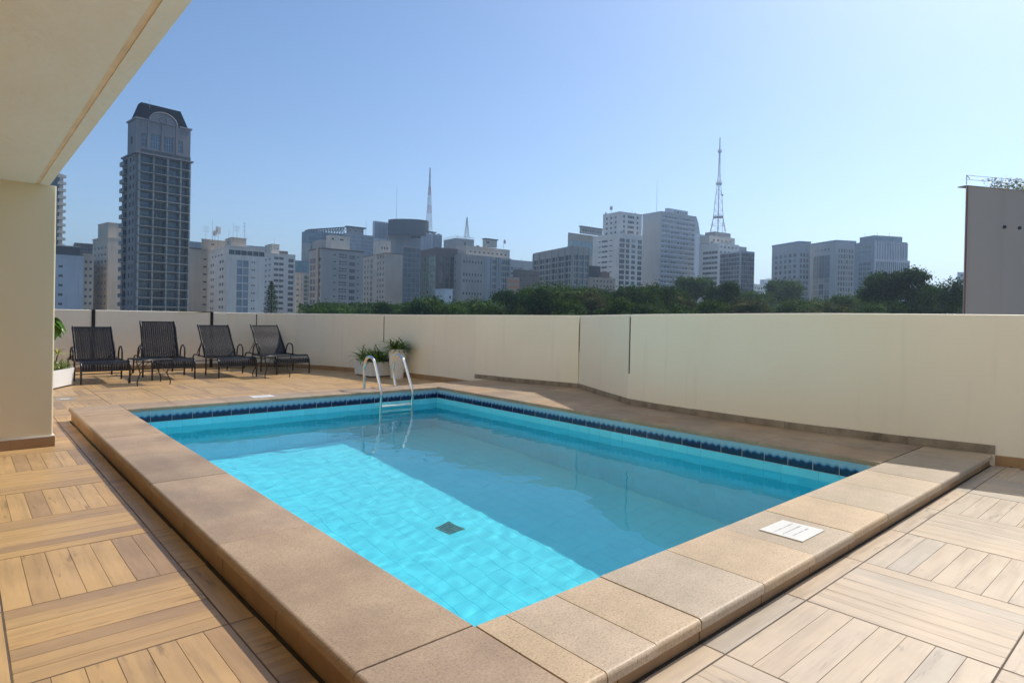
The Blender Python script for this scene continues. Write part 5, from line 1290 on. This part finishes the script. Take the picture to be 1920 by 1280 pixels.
def lounger(label, x, y, rz, dy, dz, hw=.315):
    t = thing('sun_lounger', label, 'sun lounger', (x, y, 0), rz, 'black wicker sun loungers along the parapet'); r_ = .0135
    seat_path = [(.012,.20),(.022,.27),(.06,.318),(.14,.332),(.35,.318),(.6,.305),(.85,.31),(.98,.325)]
    for s in (-1, 1):
        mb = MB(); mb.tube([Vector((s*hw,a,b)) for a, b in [(0,0),(.004,.2),(.02,.28),(.06,.322),(.14,.338)]][0:3], r_, 8); mb.build('front_leg', M['frame'], t)
        mb = MB(); mb.tube([Vector((s*hw,p.y,p.z)) for p in smooth([Vector((0,.02,.28)),Vector((0,.06,.322)),Vector((0,.14,.338)),Vector((0,.5,.315)),Vector((0,.95,.32)),Vector((0,1.35,.33)),Vector((0,1.46,.30))], 4)], r_, 8); mb.build('side_rail', M['frame'], t)
        mb = MB(); mb.tube([(s*hw,1.46,.30),(s*hw,1.51,.22),(s*hw,1.53,0)], r_, 8); mb.build('rear_leg', M['frame'], t)
        mb = MB(); mb.tube([(s*(hw+.002),.70,.32),(s*(hw+.004),.69,.15),(s*(hw+.004),.70,0)], r_, 8); mb.build('middle_leg', M['frame'], t)
        mb = MB(); mb.tube([Vector((s*(hw+.018),p.y,p.z)) for p in smooth([Vector((0,.74,.31)),Vector((0,.745,.42)),Vector((0,.78,.50)),Vector((0,.88,.525)),Vector((0,.98,.50)),Vector((0,1.04,.42)),Vector((0,1.06,.31))], 4)], r_*.95, 8); mb.build('armrest', M['frame'], t)
    mb = MB(); mb.tube([(-hw,.70,.10),(hw,.70,.10)], .008, 6); mb.tube([(-hw,1.5,.2),(hw,1.5,.2)], .008, 6); mb.build('crossbar', M['frame'], t)
    mb = MB(); mb.tube([(-hw,.008,.205),(hw,.008,.205)], .010, 6); mb.build('front_bar', M['frame'], t)
    mb = MB(); weave(mb, seat_path, hw-.012, step=.021, ribs=17); mb.build('woven_seat', M['wicker'], t)
    bw_ = hw-.045; L = math.hypot(dy, dz); by, bz = .93, .325
    back = [(by,bz),(by+dy*.25-.012*dz,bz+dz*.25+.01),(by+dy*.55,bz+dz*.55),(by+dy*.82,bz+dz*.84),(by+dy*1.0+.015,bz+dz)]
    mb = MB(); weave(mb, back, bw_-.01, step=.021, ribs=16); wb_ = mb.build('woven_backrest', M['wicker'], t)
    for s in (-1, 1):
        mb = MB(); mb.tube(smooth([Vector((s*bw_,a,b)) for a, b in back+[(by+dy+.045, bz+dz+.012)]], 3), r_*.9, 8); mb.build('backrest_side', M['frame'], wb_)
        mb = MB()
        P = smooth([Vector((s*bw_,a,b)) for a, b in back], 12)
        for i in range(0, len(P)-1, 1):
            tt = (P[i+1]-P[i]).normalized(); nn = Vector((0,-tt.z,tt.y)); c = P[i]; mb.tube([c-tt*.0045, c+tt*.0045], .0175, 6)
        mb.build('edge_wrapping', M['wicker'], wb_)
    mb = MB(); mb.tube([(-bw_,by+dy+.015,bz+dz),(bw_,by+dy+.015,bz+dz)], r_*.85, 8); mb.build('backrest_top', M['frame'], wb_)
    mb = MB(); mb.tube([(-bw_,by+dy*.45+.02,bz+dz*.45),(-bw_,by+dy*.6+.25,.31)], .007, 6); mb.tube([(bw_,by+dy*.45+.02,bz+dz*.45),(bw_,by+dy*.6+.25,.31)], .007, 6); mb.build('back_stay', M['frame'], t)
    return t
lounger('black wicker sun lounger beside the white planter, leftmost of the four', 1.695, 11.17, 0, .46, .50)
lounger('black wicker sun lounger with the most upright back, behind the first side table', 2.66, 11.30, -.01, .30, .60)
lounger('black wicker sun lounger fully in sunlight, third from the planter', 3.64, 11.20, .015, .44, .54)
lounger('black wicker sun lounger half in shade, nearest the round potted plant', 4.70, 11.40, .05, .40, .54)
# --- side tables
def side_table(label, x, y, rz):
    t = thing('side_table', label, 'side table', (x, y, 0), rz, 'low black wicker side tables'); a, b, h = .235, .24, .385
    mb = MB()
    for k in range(23): yy_ = -b+2*b*(k+.5)/23; mb.box((-a,yy_-.0065,h-.004),(a,yy_+.0065,h+.001))
    for k in range(19): xx_ = -a+2*a*(k+.5)/19; mb.box((xx_-.0055,-b,h+.0012),(xx_+.0055,b,h+.0045))
    mb.build('woven_top', M['wicker'], t)
    mb = MB(); mb.tube([(-a,-b,h),(a,-b,h),(a,b,h),(-a,b,h),(-a,-b,h)], .010, 6); mb.build('top_frame', M['frame'], t)
    for sx_ in (-1, 1):
        for sy_ in (-1, 1):
            mb = MB(); mb.tube(smooth([Vector((sx_*(a+o),sy_*(b+o*.6),z)) for o, z in ((.0,h),(.0,.33),(-.035,.24),(-.05,.17),(-.02,.10),(-.008,.04),(-.014,0))], 4), .0085, 7); mb.build('leg', M['frame'], t)
    for sx_ in (-1, 1):
        mb = MB(); mb.tube(smooth([Vector((sx_*(a-.05),-b+.03,.17)),Vector((sx_*a*.35,-b*.55,.31)),Vector((0,0,.335)),Vector((-sx_*a*.35,b*.55,.31)),Vector((-sx_*(a-.05),b-.03,.17))], 5), .006, 6); mb.build('arched_brace', M['frame'], t)
side_table('low black wicker side table in front of the upright lounger', 2.225, 10.90, .06)
side_table('low black wicker side table in front of the half shaded lounger', 4.165, 11.07, .10)
# --- plants
def blades(mb, cx, cy, z, n, L0, L1, sprx, spry, seed, w=.011, droop=.75, rz=0):
    rnd = random.Random(seed)
    for i in range(n):
        u, v = rnd.uniform(-1,1)*sprx, rnd.uniform(-1,1)*spry; x = cx+u*math.cos(rz)-v*math.sin(rz); y = cy+u*math.sin(rz)+v*math.cos(rz); a = rnd.uniform(0, 2*math.pi); L = rnd.uniform(L0, L1); el = R(rnd.uniform(38, 86)); p = Vector((x,y,z)); pts = [p.copy()]; ws = [w*.7]
        for s in range(6):
            el -= droop*rnd.uniform(.10,.38); p = p+Vector((math.cos(a)*math.cos(el), math.sin(a)*math.cos(el), math.sin(el)))*L/6; pts.append(p.copy()); ws.append(w*(1,1,.95,.8,.55,.08)[s])
        side = Vector((-math.sin(a), math.cos(a), rnd.uniform(-.3,.3))).normalized(); mb.ribbon(pts, ws, side)
def box_planter(name, label, N_, U_, V_, h, group=None):
    t = thing(name, label, 'planter', (N_[0], N_[1], 0), 0, group); U_ = Vector((*U_,0)); V_ = Vector((*V_,0)); lean = .985
    mb = MB(); c = (U_+V_)/2; o = [Vector(), U_, U_+V_, V_]; zb = .022
    if (U_.x*V_.y-U_.y*V_.x) < 0: o = [o[0], o[3], o[2], o[1]]
    lo = [c+(p-c)*.95+Vector((0,0,zb)) for p in o]; hi = [p+Vector((0,0,h)) for p in o]; hi2 = [c+(p-c)*.93+Vector((0,0,h)) for p in o]; inn = [c+(p-c)*.92+Vector((0,0,h-.05)) for p in o]
    q = lambda a, b: [(i,(i+1) % 4,(i+1) % 4+4,i+4) for i in range(4)]
    mb.mesh(lo+hi, q(0,0)+[(3,2,1,0)]); mb.mesh(hi+hi2, q(0,0)); mb.mesh(hi2+inn, q(0,0)); mb.build('planter_box', M['pot'], t)
    mb = MB(); mb.face([p+Vector((0,0,.012)) for p in inn]); mb.build('soil', M['soil'], t)
    mb = MB(); mb.mesh([c+(p-c)*.84+Vector((0,0,.001)) for p in o]+[c+(p-c)*.84+Vector((0,0,zb)) for p in o], q(0,0)); mb.build('base', M['black'], t)
    return t, c
t, c = box_planter('box_planter', 'white box planter of strappy green leaves beside the round pot', (5.57,10.05), (.02,.68), (.44,.0), .275)
mb = MB(); blades(mb, c.x, c.y, .24, 300, .30, .50, .16, .29, 5, .012, .95); stuff(mb.build('strappy_leaves', M['strap'], t))
mb = MB(); rnd = random.Random(2)
for i in range(6):
    x, y = c.x+rnd.uniform(-.15,.15), c.y+rnd.uniform(-.28,.2); mb.tube([(x,y,.27),(x+.01,y,.27+rnd.uniform(.24,.34))], .002, 4)
    for k in range(6): a = k; mb.tube([(x+.01,y,.55),(x+.01+.02*math.cos(a),y+.02*math.sin(a),.57)], .002, 3)
stuff(mb.build('seed_stalks', M['yel'], t))
t = thing('round_pot', 'tall tapered white pot of strappy green leaves beside the box planter', 'planter', (5.95, 9.78, 0)); mb = MB(); prof = [(.112,0),(.115,.01),(.150,.36),(.166,.515),(.168,.525),(.160,.528),(.156,.515),(.148,.47)]; ns_ = 28
vs = [(r_*math.cos(2*math.pi*i/ns_), r_*math.sin(2*math.pi*i/ns_), z) for r_, z in prof for i in range(ns_)]
mb.mesh(vs, [(k*ns_+i, k*ns_+(i+1) % ns_, (k+1)*ns_+(i+1) % ns_, (k+1)*ns_+i) for k in range(len(prof)-1) for i in range(ns_)], 0, True); mb.build('pot', M['pot'], t)
mb = MB(); mb.face([(.15*math.cos(2*math.pi*i/20), .15*math.sin(2*math.pi*i/20), .485) for i in range(20)]); mb.build('soil', M['soil'], t)
mb = MB(); blades(mb, 0, 0, .47, 170, .26, .42, .10, .10, 9, .012, .9); stuff(mb.build('strappy_leaves', M['strap'], t))
t, c = box_planter('box_planter', 'white box planter of spiky succulents beside the tan wall end', (1.0,10.69), (.30,.51), (-.40,.235), .265)
ang = math.atan2(.51,.30)
mb = MB(); blades(mb, c.x, c.y, .24, 380, .10, .22, .26, .19, 15, .0055, .35, ang); stuff(mb.build('spiky_succulents', M['succ'], t))
mb = MB(); sx_, sy_ = c.x+.10, c.y+.02; mb.tube([(sx_,sy_,.22),(sx_+.012,sy_,.34),(sx_+.035,sy_+.01,.47)], [.011,.010,.007], 7); mb.build('stem', M['bark'], t)
mb = MB()
for k, (L0, el0) in enumerate([(.24,25)]*18+[(.18,60)]*8):
    a = k*2.399; el = R(el0); p = Vector((sx_+.035,sy_+.01,.47)); pts = [p.copy()]
    for s in range(5): el -= .16; p = p+Vector((math.cos(a)*math.cos(el), math.sin(a)*math.cos(el), math.sin(el)))*L0/5; pts.append(p.copy())
    mb.ribbon(pts, [.006,.009,.010,.008,.004,.0006], (-math.sin(a), math.cos(a), 0))
stuff(mb.build('yellow_rosette', M['yel'], t))
mb = MB(); blades(mb, c.x+.02, c.y+.06, .30, 22, .10, .16, .04, .04, 19, .007, .6); stuff(mb.build('pale_tuft', M['yel'], t))
# big leaved plant coming from behind the wall end
t = thing('leafy_plant', 'glossy large leaved plant hanging from behind the tan wall end', 'plant', (.70, 10.9, 0))
mb = MB(); vs = [(r_*math.cos(2*math.pi*i/20), r_*math.sin(2*math.pi*i/20), z) for r_, z in ((.12,0),(.17,.4),(.16,.4),(.15,.36)) for i in range(20)]
mb.mesh(vs, [(k*20+i, k*20+(i+1) % 20, (k+1)*20+(i+1) % 20, (k+1)*20+i) for k in range(3) for i in range(20)], 0, True); mb.face([vs[60+i] for i in range(20)]); mb.build('pot', M['pot'], t)
mb = MB(); mb.tube([(0,0,.3),(.05,-.02,.7),(.10,-.04,1.0),(.17,-.05,1.12)], [.02,.018,.012,.007], 7); mb.tube([(.05,-.02,.7),(.14,-.08,.92),(.29,-.08,.96)], [.012,.009,.006], 6); mb.build('stem', M['bark'], t)
def leaf_mesh(L, w):
    mb = MB(); rows = 9; vs = []
    for i in range(rows):
        f = i/(rows-1); ww = w*math.sin(math.pi*min(1, f*.93+.05))**.75*(1-f*.15); y = L*f; z = -.32*L*f*f
        for s in (-1,-.5,0,.5,1): vs.append((ww*s, y, z+abs(s)*ww*.42+.004*math.sin(f*22)*abs(s)))
    mb.mesh(vs, [(i*5+j, i*5+j+1, (i+1)*5+j+1, (i+1)*5+j) for i in range(rows-1) for j in range(4)], 0, True); return mb.data('leaf', M['bigleaf'])
lm = [leaf_mesh(.27,.060), leaf_mesh(.24,.054), leaf_mesh(.30,.064)]
rnd = random.Random(6)
for cx_, cz_, n_ in ((.17,1.14,15),(.31,.98,15),(.08,.95,9)):
    for k in range(n_):
        a = k*2.4+rnd.random()*.5; o = link('leaf', lm[k % 3], t, (cx_+.03*math.cos(a), -.06+.03*math.sin(a), cz_+rnd.uniform(-.03,.03)))
        o.rotation_euler = (R(rnd.uniform(-72,-30)), R(rnd.uniform(-25,25)), a)
